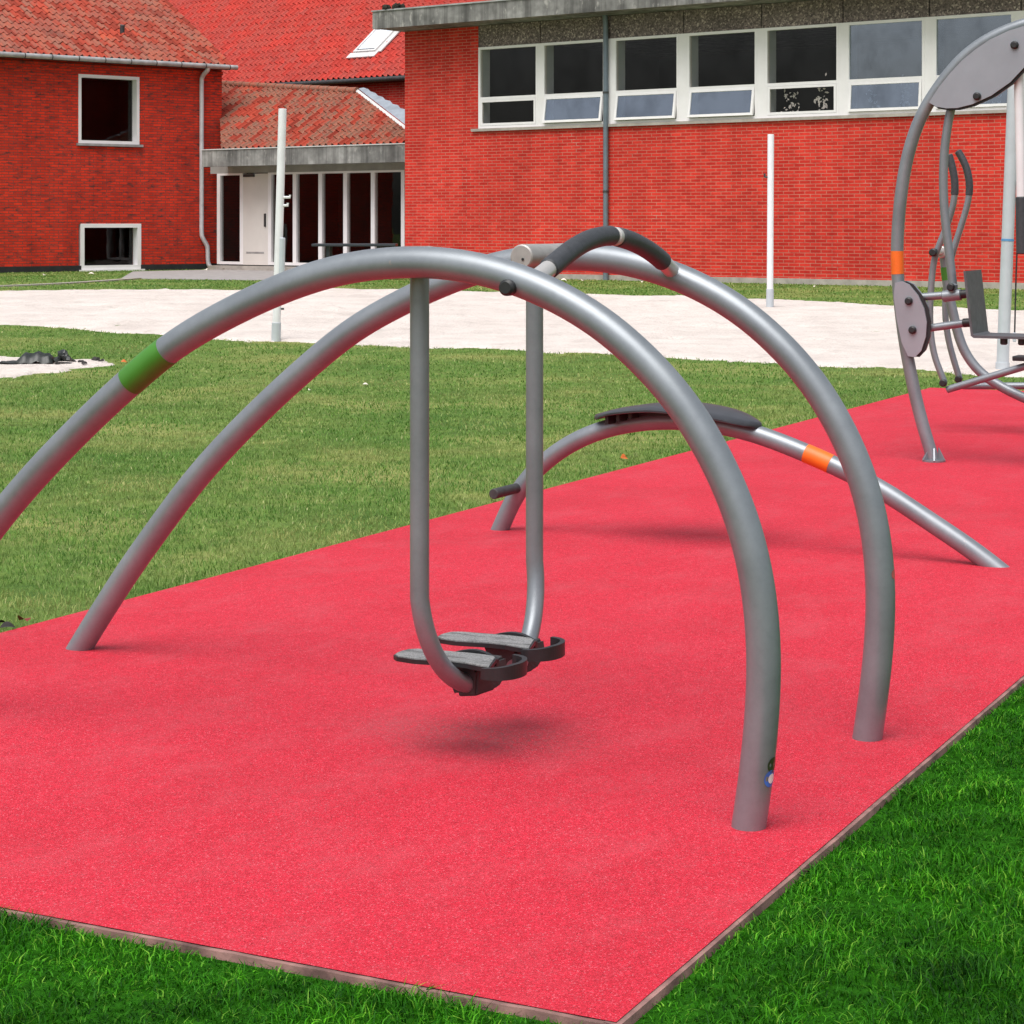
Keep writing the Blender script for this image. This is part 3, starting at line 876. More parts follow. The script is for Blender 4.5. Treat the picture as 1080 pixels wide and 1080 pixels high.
P2, d2 = vb_post('pale grey net post with blue band and dangling cord behind seat', (4.81, 20.467), (4.925, 20.467, 2.815), .060, M['postgrey'], .0 + .10)
tube('blue_band', [d2 * .455, d2 * .463], .063, M['blue'], P2, raw=True)
tube('cord', [d2 * .66 + Vector((.06, -.04, 0)), d2 * .52 + Vector((.085, -.05, 0)), d2 * .35 + Vector((.085, -.05, 0)), d2 * .12 + Vector((.095, -.05, 0))], .008, M['black'], P2, step=.1, seg=8)
tube('cord_weight', [d2 * .12 + Vector((.095, -.05, -.03)), d2 * .12 + Vector((.095, -.05, .05))], .018, M['postgrey'], P2, raw=True, seg=10, bevel=.006)
P3, d3 = vb_post('slim white upright post at the far edge of the sand', (3.861, 31.225), (3.875, 31.225, 2.77), .049, M['postwhite'], .30)
tube('hook', [d3 * .755 + Vector((-.04, 0, 0)), d3 * .755 + Vector((-.09, 0, .01)), d3 * .755 + Vector((-.09, 0, .06))], .016, M['gutterdark'], P3, raw=True, seg=10)

# ------------------------------------------------------------------ BUILDINGS
def clip_poly(bm, poly):
    """cut everything outside a convex counter-clockwise polygon given in the sheet's own x,y"""
    n = len(poly)
    for i in range(n):
        a, b = poly[i], poly[(i + 1) % n]
        e = Vector((b[0] - a[0], b[1] - a[1], 0)); nrm = Vector((e.y, -e.x, 0)).normalized()
        bmesh.ops.bisect_plane(bm, geom=bm.verts[:] + bm.edges[:] + bm.faces[:], plane_co=(a[0], a[1], 0), plane_no=nrm, clear_outer=True)

def tile_roof(name, poly, slope, y0, z0, mat, parent, tw=.205, tl=.335, clip=True):
    xs = [p[0] for p in poly]; ds = [p[1] for p in poly]
    c0, c1 = math.floor(min(xs) / tw) - 1, math.ceil(max(xs) / tw) + 1
    r0, r1 = math.floor(min(ds) / tl), math.ceil(max(ds) / tl) + 1
    bm = bmesh.new()
    prof = [(0, .010), (.08, .034), (.20, .062), (.32, .060), (.44, .026), (.58, .004), (.74, -.004), (.88, -.002), (1.0, .010)]
    def inside(x, d):
        n = len(poly)
        for i in range(n):
            a, b = poly[i], poly[(i + 1) % n]
            ex, ey = b[0] - a[0], b[1] - a[1]
            if (ex * (d - a[1]) - ey * (x - a[0])) / math.hypot(ex, ey) < -.45: return False
        return True
    for r in range(r0, r1):
        for c in range(c0, c1):
            xa, da = c * tw, r * tl
            if not inside(xa + tw / 2, da + tl / 2): continue
            jx = random.uniform(-.006, .006); jz = random.uniform(-.004, .005); jd = random.uniform(-.012, .012)
            lo, mid, hi = [], [], []
            for s, h in prof:
                x = xa + s * (tw - .004) + jx
                lo.append(bm.verts.new((x, da + jd, h + .004 + jz)))
                mid.append(bm.verts.new((x, da + jd, h + .026 + jz)))
                hi.append(bm.verts.new((x, da + tl * 1.02, h + jz * .3)))
            for k in range(len(prof) - 1):
                bm.faces.new((mid[k], mid[k + 1], hi[k + 1], hi[k]))
                bm.faces.new((lo[k], lo[k + 1], mid[k + 1], mid[k]))
    if clip: clip_poly(bm, poly)
    mtx = Matrix.Translation((0, y0, z0)) @ Matrix.Rotation(slope, 4, 'X')
    bm.transform(mtx)
    o = obj(name, bm, mat, parent)
    return o, mtx

def roof_deck(name, poly, mtx, mat, parent, d=-.012):
    bm = bmesh.new()
    f = bm.faces.new([bm.verts.new((x, y, d)) for x, y in poly])
    ex = bmesh.ops.extrude_face_region(bm, geom=[f])
    for e in ex['geom']:
        if isinstance(e, bmesh.types.BMVert): e.co.z -= .10
    bm.transform(mtx)
    return obj(name, bm, mat, parent)

def frame_ring(bm, x0, x1, z0, z1, w, y0, y1, wb=None):
    wb = wb or w
    box(bm, x0, x0 + w, y0, y1, z0, z1); box(bm, x1 - w, x1, y0, y1, z0, z1)
    box(bm, x0 + w, x1 - w, y0 + .001, y1 - .001, z1 - w, z1); box(bm, x0 + w, x1 - w, y0 + .001, y1 - .001, z0, z0 + wb)
    return bm

ANG_H = -.67271; ANG_W = .71253
# ---- sports hall on the right
HX, HY, HZ = -2.404, 46.80, .2
HALL = thing('sports_hall', 'long bright red brick hall with a band of white framed windows', 'building', (HX, HY, HZ), ANG_H)
X1 = 17.0
sz, wz = 3.50 - HZ, 5.27 - HZ     # sill and window head, local
bm = bmesh.new()
box(bm, 0, X1, 0, .30, .17, sz - .06)
box(bm, 0, 2.13, 0, .30, sz - .06, 5.74 - HZ)
box(bm, 0, .3, .30, 9.7, .17, 5.74 - HZ); box(bm, X1 - .3, X1, .30, 9.7, .17, 5.74 - HZ); box(bm, 0, X1, 9.7, 10, .17, 5.74 - HZ)
obj('wall', bm, M['brick_hall'], HALL)
obj('plinth', bx(-.02, X1 + .02, -.02, 10.0, -.3, .17), M['plainconcrete'], HALL)
obj('window_sill', bx(1.98, X1, -.07, .28, sz - .06, sz), M['plainconcrete'], HALL)
bays = [(2.15, 3.79), (3.91, 5.56), (5.78, 7.40), (7.60, 9.25), (9.43, 11.08), (11.24, 12.89), (13.07, 14.67), (14.9, 16.5)]
# white mullions between the windows (one run of posts per gap: a part of its own)
edges = [2.13] + [b for p in bays for b in p] + [X1]
for i in range(1, len(bays)):
    obj('mullion', bx(bays[i - 1][1], bays[i][0], -.012, .26, sz, wz), M['white'], HALL)
obj('mullion', bx(bays[-1][1], X1, -.012, .26, sz, wz), M['white'], HALL)
zt = 4.15 - HZ                       # transom
for i, (a, b) in enumerate(bays):
    bm = bmesh.new()
    frame_ring(bm, a, b, sz, wz, .055, -.02, .07)
    box(bm, a + .056, b - .056, -.018, .066, zt - .03, zt + .03)
    w = obj('window', bm, M['white'], HALL)
    obj('pane', bx(a + .05, b - .05, .020, .026, zt + .025, wz - .05), M['glass_sky'] if i >= 5 else M['glass'], w)
    obj('inner_jamb', bx(a + .001, a + .05, .075, .32, sz + .01, wz - .01), M['jamb'], w)
    # bottom-hung sash, some of them pushed open
    tilt = {0: 0, 1: 9, 2: 9, 3: 9, 4: 0, 5: 5, 6: 3}.get(i, 0)
    bm = bmesh.new()
    x0, x1, z0, z1 = a + .06, b - .06, sz + .06, zt - .034
    frame_ring(bm, x0, x1, z0, z1, .05, -.024, .03)
    rot = Matrix.Translation((0, -.0, z1)) @ Matrix.Rotation(R(tilt), 4, 'X') @ Matrix.Translation((0, 0, -z1))
    rot = Matrix.Translation((0, 0, z1)) @ Matrix.Rotation(-R(tilt), 4, 'X') @ Matrix.Translation((0, 0, -z1))
    bm.transform(rot)
    sh = obj('sash', bm, M['white'], w)
    bm = bx(x0 + .045, x1 - .045, -.002, .004, z0 + .045, z1 - .045); bm.transform(rot)
    obj('pane', bm, M['glass_sky'] if i in (1, 2, 3, 5, 6) else M['glass'], sh)
for i in (4, 5, 6):  # added loose white leaf cards imitating the pale leafy pattern in these panes
    a, b = bays[i]
    bm = bmesh.new(); rr = random.Random(60 + i)
    for k in range(70):
        cxw = a + .2 + (b - a - .4) * (rr.choice((.16, .22, .28, .7, .76, .84)) + rr.gauss(0, .04)); czw = sz + .1 + abs(rr.gauss(.22, .2)); sq = rr.uniform(.02, .05); an = rr.uniform(0, PI)
        d1 = Vector((math.cos(an) * sq, 0, math.sin(an) * sq)); d2 = Vector((-math.sin(an) * sq * .5, rr.uniform(-.01, .01), math.cos(an) * sq * .5))
        c = Vector((cxw, .16 + rr.uniform(-.03, .03), min(czw, wz - .3)))
        bm.faces.new([bm.verts.new(c + q) for q in (-d1, d2 * -1, d1, d2)])
    kind(obj('leaf_pattern_cards', bm, M['white'], HALL), 'stuff')
# aggregate panels above the windows
pe = [2.13, 3.85, 5.67, 7.50, 9.34, 11.16, 12.98, 14.8, X1]
for a, b in zip(pe[:-1], pe[1:]):
    obj('spandrel_panel', bx(a + .012, b - .012, -.004, .2, wz + .002, 5.74 - HZ), M['pebble'], HALL)
obj('panel_backing', bx(2.131, X1 - .01, .02, .29, wz + .004, 5.738 - HZ), M['plinth'], HALL)
# interior
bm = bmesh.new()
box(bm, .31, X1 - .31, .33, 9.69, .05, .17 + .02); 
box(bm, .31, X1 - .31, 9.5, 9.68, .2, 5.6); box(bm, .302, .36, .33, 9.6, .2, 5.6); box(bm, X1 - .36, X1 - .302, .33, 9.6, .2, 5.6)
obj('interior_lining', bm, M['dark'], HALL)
obj('fascia', bx(-.16, X1 + .3, -.9, -.72, 5.74 - HZ, 6.12 - HZ), M['concrete'], HALL)
obj('soffit', bx(-.155, X1 + .29, -.719, 10.1, 5.75 - HZ, 5.87 - HZ), M['concrete'], HALL)
obj('fascia_cap', bx(-.18, X1 + .32, -.925, -.70, 6.12 - HZ, 6.15 - HZ), M['zinc'], HALL)
pol = [(-.1, 0), (X1 + .2, 0), (X1 + .2, 5.6), (-.1, 5.6)]
_, mx = tile_roof('roof', pol, R(18), -.70, 6.10 - HZ, M['tile_back'], HALL)
roof_deck('roof_deck', pol, mx, M['plinth'], HALL)
rz0, rz1 = 5.875 - HZ, 5.98 - HZ + 5.33 * math.tan(R(18))
for g0 in (.02, X1 - .32):
    obj('gable', prism(bmesh.new(), [(-.6, rz0), (9.98, rz0), (4.6, rz1 - .08)], 'x', g0, g0 + .3), M['brick_hall'], HALL)
bm = bmesh.new(); bm.faces.new([bm.verts.new(p) for p in ((-.1, 4.63, rz1 + .10), (X1 + .2, 4.63, rz1 + .10), (X1 + .2, 10.3, rz0 + .05), (-.1, 10.3, rz0 + .05))])
obj('rear_roof', bm, M['tile_back'], HALL)
bm = bmesh.new()
for k in range(16):
    bmesh.ops.create_icosphere(bm, subdivisions=1, radius=random.uniform(.035, .075), matrix=Matrix.Translation((random.uniform(.05, .62), random.uniform(-.92, -.7), 6.19 - HZ + random.uniform(-.01, .06))))
for v in bm.verts: v.co += Vector((random.uniform(-.02, .02), random.uniform(-.02, .02), random.uniform(-.02, .02)))
obj('moss_tuft', bm, M['moss'], HALL)
dpx = 5.62
dp = tube('downpipe', [(dpx, -.08, .02), (dpx, -.08, 5.35), (dpx, -.12, 5.62)], .055, M['bluepipe'], HALL, step=.25, seg=16)
for z in (.25, 1.9, 3.95):
    tube('pipe_clip', [(dpx, -.08, z - .02), (dpx, -.08, z + .02)], .064, M['gutterdark'], dp, raw=True, seg=16)

# ---- two-storey wing on the left
WX, WY, WZ = -7.922, 53.30, .2
WING = thing('brick_wing', 'two storey dark red brick wing with tiled roof at the left edge', 'building', (WX, WY, WZ), ANG_W)
xl, xr, zt_ = -9.0, .60, 5.42 - WZ
u0, u1, uz0, uz1 = -3.53, -1.85, 3.40 - WZ, 5.08 - WZ
l0, l1, lz0, lz1 = -3.47, -1.80, .30 - WZ, 1.42 - WZ
bm = bmesh.new()
box(bm, xl, u0, 0, .3, .2, zt_); box(bm, u1, xr, 0, .3, .2, zt_)
box(bm, u0, u1, 0, .3, uz1, zt_); box(bm, u0, u1, 0, .3, lz1, uz0)
box(bm, xl, xl + .3, .3, 7.3, .2, zt_); box(bm, xr - .3, xr, .3, 7.3, .2, zt_); box(bm, xl, xr, 7.3, 7.6, .2, zt_)
obj('wall', bm, M['brick_wing'], WING)
for g0, s in ((xr - .3, 1), (xl, 1)):
    gb_ = prism(bmesh.new(), [(0, zt_), (7.6, zt_), (3.8, zt_ + 2.2)], 'x', g0, g0 + .3)
    obj('gable', gb_, M['brick_wing'], WING)
bm = bmesh.new(); box(bm, xl, l0, -.025, .3, -.4, .2); box(bm, l1, xr, -.025, .3, -.4, .2); box(bm, l0, l1, -.025, .3, -.4, lz0 - .02)
obj('plinth', bm, M['plinth'], WING)
obj('cornice', bx(xl, xr, -.05, .0, zt_ - .18, zt_ - .08), M['brick_wing'], WING)
bm = bmesh.new(); box(bm, xl + .31, xr - .31, 4.5, 4.69, .0, 5.1); box(bm, xl + .31, xl + .36, .5, 4.5, .0, 5.1); box(bm, xr - .36, xr - .31, .5, 4.5, .0, 5.1)
box(bm, xl + .31, xr - .31, .31, 4.5, 5.1, 5.2); box(bm, xl + .31, xr - .31, .31, 4.5, 1.9, 2.1); box(bm, xl + .31, xr - .31, .31, 4.5, -.2, -.1)
obj('interior_lining', bm, M['dark'], WING)
for (a, b, z0, z1, nm) in ((u0, u1, uz0, uz1, 'square upper window'), (l0, l1, lz0, lz1, 'low window near the ground')):
    bm = bmesh.new()
    frame_ring(bm, a - .01, b + .01, z0, z1 + .01, .075 if z0 > 2 else .10, -.02, .22)
    w = obj('window', bm, M['white'], WING); w['label'] = nm
    e = .065 if z0 > 2 else .09
    obj('pane', bx(a + e, b - e, .19, .196, z0 + e, z1 - e), M['glass_dim'], w)
    obj('sill', bx(a - .06, b + .09, -.075, .10, z0 - .06, z0 - .001), M['white'] if z0 < 1 else M['zinc'], w)
sl = R(31)
pol = [(xl - .1, 0), (xr + .08, 0), (xr + .08, 4.85), (xl - .1, 4.85)]
_, mx = tile_roof('roof', pol, sl, -.32, 5.46 - WZ, M['tile_wing'], WING)
roof_deck('roof_deck', pol, mx, M['plinth'], WING)
bm = bmesh.new(); f = bm.faces.new([bm.verts.new(p) for p in ((xl - .1, 3.84, 7.96 - WZ - .02), (xr + .08, 3.84, 7.96 - WZ - .02), (xr + .08, 8.0, 5.46 - WZ), (xl - .1, 8.0, 5.46 - WZ))])
obj('rear_roof', bm, M['tile_wing'], WING)
ve = mx @ Vector((-1.79, 1.46, .05))
tube('roof_vent', [ve, ve + Vector((0, 0, .12)), ve + Vector((0, -.02, .2))], .06, M['gutterdark'], WING, raw=True, seg=14, bevel=.01)
gt = tube('gutter', [(xl - .1, -.40, 5.43 - WZ), (xr + .20, -.40, 5.43 - WZ)], .062, M['zinc'], WING, step=1, seg=16, bevel=.003)
for k in range(14):
    x = xl + .2 + k * .72
    tube('gutter_bracket', [(x - .012, -.40, 5.43 - WZ), (x + .012, -.40, 5.43 - WZ)], .068, M['gutterdark'], gt, raw=True, seg=14)
tube('downpipe', [(-.06, -.38, 5.40 - WZ), (-.06, -.36, 5.33 - WZ), (-.06, -.12, 5.18 - WZ), (-.06, -.08, 5.0 - WZ), (-.06, -.08, 4.6 - WZ), (-.06, -.08, 2.0 - WZ), (-.06, -.08, 1.22 - WZ), (-.03, -.09, 1.06 - WZ), (.09, -.10, .86 - WZ), (.11, -.10, .72 - WZ), (.12, -.12, .40 - WZ), (.18, -.22, .27 - WZ)], 058e-3, M['pipelight'], WING, step=.06, seg=16)

# ---- glazed link between them
LX, LY, LZ = -4.868, 51.0, .25
LINK = thing('glazed_link', 'low link building with white door and tall glass panes under tiled roof', 'building', (LX, LY, LZ), ANG_H)
gl0, gl1 = .40 - LZ, 2.70 - LZ
xs_ = [-3.30, -2.46, -1.47, -.60, .27, 1.10, 2.00, 2.96]
obj('step', bx(-3.35, 3.3, -.35, .12, -.3, gl0 - .03), M['plainconcrete'], LINK)
obj('lintel_beam', bx(-3.6, 3.3, -.02, .16, gl1, 3.08 - LZ), M['beam'], LINK)
for k, x in enumerate(xs_):
    obj('mullion', bx(x - .05, x + .05, -.03, .10, gl0, gl1), M['white'], LINK)
for k, (a, b) in enumerate(zip(xs_[:-1], xs_[1:])):
    a2, b2 = a + .05, b - .05
    if k == 1:
        d = obj('door', bx(a2, b2, -.022, .03, gl0 - .005, gl1 - .02), M['cream'], LINK)
        obj('kick_plate', bx(a2 + .12, b2 - .15, -.027, -.022, gl0 + .28, gl0 + .325), M['zinc'], d)
        obj('handle', bx(b2 - .12, b2 - .07, -.06, -.022, 1.35 - LZ, 1.68 - LZ, bev=.008), M['gutterdark'], d)
        obj('door_closer', bx(a2 + .05, a2 + .42, -.075, -.022, gl1 - .10, gl1 - .03, bev=.006), M['bracket'], d)
        continue
    bm = bmesh.new()
    frame_ring(bm, a2, b2, gl0, gl1, .012, -.028, .08, .07)
    box(bm, a2 + .012, b2 - .012, -.026, .078, gl1 - .05, gl1 - .012)
    w = obj('window', bm, M['white'], LINK)
    obj('pane', bx(a2, b2, .03, .036, gl0 + .07, gl1 - .05), M['glass_dim'], w)
bm = bmesh.new()
box(bm, -3.6, 3.3, 4.6, 4.8, -.1, 3.0); box(bm, -3.6, -3.5, .3, 4.6, -.1, 3.0); box(bm, 3.2, 3.3, .3, 4.6, -.1, 3.0)
box(bm, -3.5, 3.2, .2, 4.6, 2.9, 3.0); box(bm, -3.5, 3.2, .2, 4.6, -.1, .1)
obj('interior_lining', bm, M['dark'], LINK)
obj('fascia', bx(-2.97, 3.82, -.9, -.74, 2.85 - LZ, 3.26 - LZ), M['concrete'], LINK)
obj('fascia_cap', bx(-3.0, 3.85, -.92, -.72, 3.26 - LZ, 3.285 - LZ), M['flash'], LINK)
obj('soffit', bx(-2.96, 3.81, -.739, .6, 2.88 - LZ, 3.02 - LZ), M['concrete'], LINK)
pol = [(-2.30, 0.0), (3.72, 0.0), (3.72, .36), (.06, 2.74), (-5.6, 3.60)]
_, mx = tile_roof('roof', pol, R(32), -.86, 3.26 - LZ, M['tile_link'], LINK)
roof_deck('roof_deck', pol, mx, M['plinth'], LINK)
# right-hand flashing slope along the hip, and ridge tiles
bm = bmesh.new()
p0, p1 = Vector((3.72, .36, 0)), Vector((.06, 2.74, 0)); e = (p1 - p0).normalized(); n2 = Vector((e.y, -e.x, 0))
if n2.y < 0: n2 = -n2
for (o0, o1, za, zb) in ((0.0, .075, .05, .06),):
    q = [p0 + n2 * o0, p0 + n2 * o1, p1 + n2 * o1, p1 + n2 * o0]
    A = [bm.verts.new((v.x, v.y, z)) for v, z in zip(q, (za, zb, zb, za))]; B = [bm.verts.new((v.x, v.y, -.1)) for v in q]
    bm.faces.new(A); bm.faces.new(B[::-1])
    for i in range(4): bm.faces.new((A[i], B[i], B[(i + 1) % 4], A[(i + 1) % 4]))
bm.transform(mx)
obj('hip_flashing', bm, M['flash'], LINK)
bm = bmesh.new(); prev = None
for i in range(19):
    c = p0.lerp(p1, i / 18); w = .58 if i % 2 else .52
    w *= 1 - .55 * (i / 18)
    q = [bm.verts.new((c.x + n2.x * .10, c.y + n2.y * .10, .055)), bm.verts.new((c.x + n2.x * w, c.y + n2.y * w, .02))]
    if prev: bm.faces.new((prev[0], prev[1], q[1], q[0]))
    prev = q
bm.transform(mx)
obj('lead_apron', bm, M['lead'], LINK)
ra, rb = mx @ Vector((-5.6, 3.60, .03)), mx @ Vector((.10, 2.74, .03))
for k in range(16):
    a = ra.lerp(rb, k / 16); b = ra.lerp(rb, (k + 1.08) / 16)
    tube('ridge_tile', [a, b], [.085, .10], M['tile_link'], LINK, raw=True, seg=12)
# purple chairs seen through the glass
CH = thing('shell_chair', 'left purple shell chair behind the glass panes', 'chair', (0, 0, 0), ANG_H, 'purple chairs inside the link building')
obj('seat', prism(bmesh.new(), [(-.22, .44), (.22, .42), (.24, .45), (-.18, .47)], 'x', -.21, .21), M['purple'], CH)
obj('backrest', prism(bmesh.new(), [(-.20, .47), (-.17, .46), (-.27, .86), (-.30, .86)], 'x', -.20, .20), M['purple'], CH)
for sx in (-1, 1):
    for sy in (-1, 1):
        tube('leg', [(sx * .17, sy * .17, .44), (sx * .22, sy * .22, 0)], .012, M['zinc'], CH, raw=True, seg=8)
def local_to_world(rx, ry, ox, oy, ang): return (ox + rx * math.cos(ang) - ry * math.sin(ang), oy + rx * math.sin(ang) + ry * math.cos(ang))
c2 = CH.copy(); COL.objects.link(c2)
for ch in list(CH.children):
    d = ch.copy(); COL.objects.link(d); d.parent = c2
CH.location = (*local_to_world(1.75, 1.1, LX, LY, ANG_H), LZ + .1)
c2.location = (*local_to_world(2.72, 1.2, LX, LY, ANG_H), LZ + .1)
CH.rotation_euler = (0, 0, ANG_H + 2.6); c2.rotation_euler = (0, 0, ANG_H + 3.5)
c2['label'] = 'right purple shell chair behind the last glass pane'

# ---- taller house behind
KX, KY, KZ = -4.48, 58.0, .2
BACK = thing('rear_house', 'rear house showing a big bright red tiled roof with one skylight', 'building', (KX, KY, KZ), ANG_H)
bm = bmesh.new(); box(bm, -13, 8, 0, .3, -.4, 5.30 - KZ); box(bm, -13, -12.7, .3, 9, -.4, 5.30 - KZ); box(bm, 7.7, 8, .3, 9, -.4, 5.30 - KZ); box(bm, -13, 8, 8.7, 9, -.4, 5.30 - KZ)
obj('wall', bm, M['brick_hall'], BACK)
for g0 in (-13, 7.7):
    obj('gable', prism(bmesh.new(), [(0, 5.3 - KZ), (9, 5.3 - KZ), (4.5, 8.7 - KZ)], 'x', g0, g0 + .3), M['brick_hall'], BACK)
pol = [(-13.2, 0), (8.2, 0), (8.2, 6.05), (-13.2, 6.05)]
_, mx = tile_roof('roof', pol, R(38), -.30, 5.42 - KZ, M['tile_back'], BACK)
roof_deck('roof_deck', pol, mx, M['plinth'], BACK)
bm = bmesh.new(); bm.faces.new([bm.verts.new(p) for p in ((-13.2, 4.47, 9.11 - KZ), (8.2, 4.47, 9.11 - KZ), (8.2, 9.3, 5.42 - KZ), (-13.2, 9.3, 5.42 - KZ))])
obj('rear_roof', bm, M['tile_back'], BACK)
tube('gutter', [(-13.2, -.36, 5.36 - KZ), (8.2, -.36, 5.36 - KZ)], .07, M['gutterdark'], BACK, step=2, seg=14)
bm = bmesh.new(); frame_ring(bm, -.47, .37, 1.22, 2.46, .07, .03, .13)
bm2 = Matrix(((1, 0, 0, 0), (0, 0, 1, 0), (0, 1, 0, 0), (0, 0, 0, 1)))   # ring was built upright: lay it in the roof sheet
bm.transform(bm2); bm.transform(mx)
sk = obj('skylight', bm, M['flash'], BACK)
bm = box(bmesh.new(), -.40, .30, 1.29, 2.39, .07, .10); bm.transform(mx); obj('pane', bm, M['skylight'], sk)
bm = box(bmesh.new(), -.36, .26, 1.30, 1.34, .101, .125); bm.transform(mx); obj('vent_bar', bm, M['gutterdark'], sk)
bm = box(bmesh.new(), -.58, .48, .98, 1.219, .05, .088)
box(bm, .371, .56, 1.22, 2.46, .05, .085)
bm.transform(mx); obj('flashing', bm, M['flash'], sk)

# ------------------------------------------------------------------ outdoor table by the glazed link
tg = g1(-3.3, 43.6)
TB = thing('outdoor_table', 'dark outdoor table in front of the glass panes', 'table', (-3.27, 43.6, tg), 0)
obj('tabletop', bx(-.88, .86, -.45, .45, .70, .755, bev=.01), M['tabletop'], TB)
for sx in (-.55, .50):
    for sy in (-.3, .3):
        obj('leg', bx(sx - .035, sx + .035, sy - .035, sy + .035, -.02, .70), M['tabletop'], TB)

# ------------------------------------------------------------------ sack, clods, leaves, stones
def lump(name, dims, mat, seed, sub=3, amp=.25, squash=1):
    bm = bmesh.new(); bmesh.ops.create_icosphere(bm, subdivisions=sub, radius=1)
    rr = random.Random(seed); ph = [rr.uniform(0, 6) for _ in range(9)]
    for v in bm.verts:
        c = v.co
        n = math.sin(c.x * 3.1 + ph[0]) * math.sin(c.y * 2.7 + ph[1]) + .6 * math.sin(c.z * 5.3 + c.x * 4 + ph[2]) + .5 * math.sin(c.y * 7 + c.x * 6 + ph[3])
        k = 1 + amp * n
        v.co = Vector((c.x * dims[0] * k, c.y * dims[1] * k, max(-.15, c.z) * dims[2] * k))
    return bm
def on_ground(o, x, y, dz=0, rz=0): o.location = (x, y, g1(x, y) + dz); o.rotation_euler = (0, 0, rz); return o
SK = thing('plastic_sack', 'crumpled black plastic sack lying on the small sand patch', 'sack', (-4.87, 21.3, g1(-4.87, 21.3) + .028), .12)
bm = bmesh.new(); bmesh.ops.create_grid(bm, x_segments=16, y_segments=10, size=.5)
for v in bm.verts:
    x, y = v.co.x, v.co.y
    edge = max(abs(x), abs(y)) * 2
    v.co = Vector((x * .38, y * .30, .10 * (1 - edge ** 4) * (.8 + .25 * (x + .5)) + .012 * math.sin(x * 19) + .01 * math.sin(y * 23 + x * 9) + .012))
obj('body', bm, M['sack'], SK, True)
t_ = obj('knotted_end', lump('k', (.085, .10, .085), M['sack'], 5, 3, .33), M['sack'], SK); t_.location = (.27, .02, .035)
t_ = obj('loose_flap', lump('k', (.10, .08, .022), M['sack'], 8, 3, .3), M['sack'], SK); t_.location = (-.24, -.10, .012)
for k, (x, y, s) in enumerate(((-4.55, 21.55, .05), (-4.43, 21.45, .035), (-4.34, 21.75, .05), (-4.25, 21.6, .03), (-4.62, 21.2, .03), (-4.36, 21.25, .035))):
    o = obj('dirt_clod', lump('c', (s, s * .8, s * .6), M['clod'], 20 + k, 2, .3), M['clod'])
    tag(o, 'small dark clod of dirt on the sand patch right of the black sack', 'dirt clod', 'dark clods beside the sack')
    on_ground(o, x, y, .03, k)
def leaf(x, y, s, mat, label, group, rz, tilt=.3, lift=.02):
    bm = bmesh.new(); n = 8; mid = []; lf = []; rt = []
    for i in range(n + 1):
        t = i / n; w = s * .36 * math.sin(PI * t) ** .8 + .001; z = .12 * s * math.sin(PI * t)
        mid.append(bm.verts.new((s * (t - .5), 0, z))); lf.append(bm.verts.new((s * (t - .5), w, z + w * .35))); rt.append(bm.verts.new((s * (t - .5), -w, z + w * .35)))
    for i in range(n):
        bm.faces.new((mid[i], mid[i + 1], lf[i + 1], lf[i])); bm.faces.new((mid[i], rt[i], rt[i + 1], mid[i + 1]))
    o = obj('fallen_leaf', bm, mat); tag(o, label, 'leaf', group); on_ground(o, x, y, lift, rz); o.rotation_euler = (tilt, .1, rz)
    return o
G = 'fallen leaves on the lawn'
leaf(-1.3207, 18.806, .05, M['leafpale'], 'pale dry leaf on the lawn left of the front pendulum', G, .2)
leaf(-1.7643, 18.189, .045, M['leafpale'], 'small pale leaf on the lawn between the two arches', G, 1.2)
leaf(.685, 12.769, .06, M['leaforange'], 'orange leaf on the grass under the arched bench', G, .8, .7, .04)
leaf(-4.02, 21.6, .06, M['leaforange'], 'yellowish leaf at the tip of the small sand patch', G, .4, .6)
for k, (x, y) in enumerate(((1.05, 42.3), (1.42, 42.0), (5.0, 38.8), (5.6, 38.4), (-7.6, 51.8), (-9.6, 47.6), (-10.4, 46.4), (-7.2, 52.2), (2.6, 41.2))):
    near_hall = x > 0
    leaf(x, y, .13, M['leafpale'], 'pale leaf at the foot of the bright red hall' if near_hall else 'pale leaf on the ground before the dark red wing', 'leaves along the foot of the hall' if near_hall else 'leaves along the foot of the wing', k * 1.3)
M['leafred'] = simple('red_brown_leaf', (.22, .03, .02), .6, 0, .4, 50)
for k in range(7):
    p = uvw(2.15 + .045 * k * (1.0 + .3 * (k % 3)), MAT_W + .02 + .035 * (k % 4))
    leaf(p.x, p.y, .05 + .008 * (k % 3), M['leafred'] if k % 2 else M['clod'], 'withered leaf in the litter where the lawn meets the left mat edge', 'leaf litter along the mat edge', k * 1.7, .3, .035)

# ------------------------------------------------------------------ grass
def blades(name, X, Y, h, w, lean, mat, label, az=None):
    n = len(X)
    a = rng.uniform(0, 2 * PI, n) if az is None else az
    la = rng.uniform(0, 2 * PI, n)
    base = np.stack([X, Y, gz(X, Y) - .004], -1)
    side = np.stack([np.cos(a), np.sin(a), np.zeros(n)], -1) * (w / 2)[:, None]
    ld = np.stack([np.cos(la), np.sin(la), np.zeros(n)], -1)
    up = np.array([0, 0, 1.0])
    m1 = base + ld * (h * lean * .28)[:, None] + up * (h * .55)[:, None]
    tp = base + ld * (h * lean)[:, None] + up * (h * np.sqrt(np.clip(1 - (lean * .8) ** 2, .1, 1)))[:, None]
    V = np.stack([base - side, base + side, m1 + side * .8, m1 - side * .8, tp], 1).reshape(-1, 3)
    o5 = (np.arange(n) * 5)[:, None]
    F = np.concatenate([o5 + np.array([[0, 1, 2, 3]]), o5 + np.array([[3, 2, 4]])], 1).ravel()
    cnt = np.tile([4, 3], n)
    o = np_mesh(name, V, F, cnt, mat)
    kind(o, 'stuff', label)
    return o
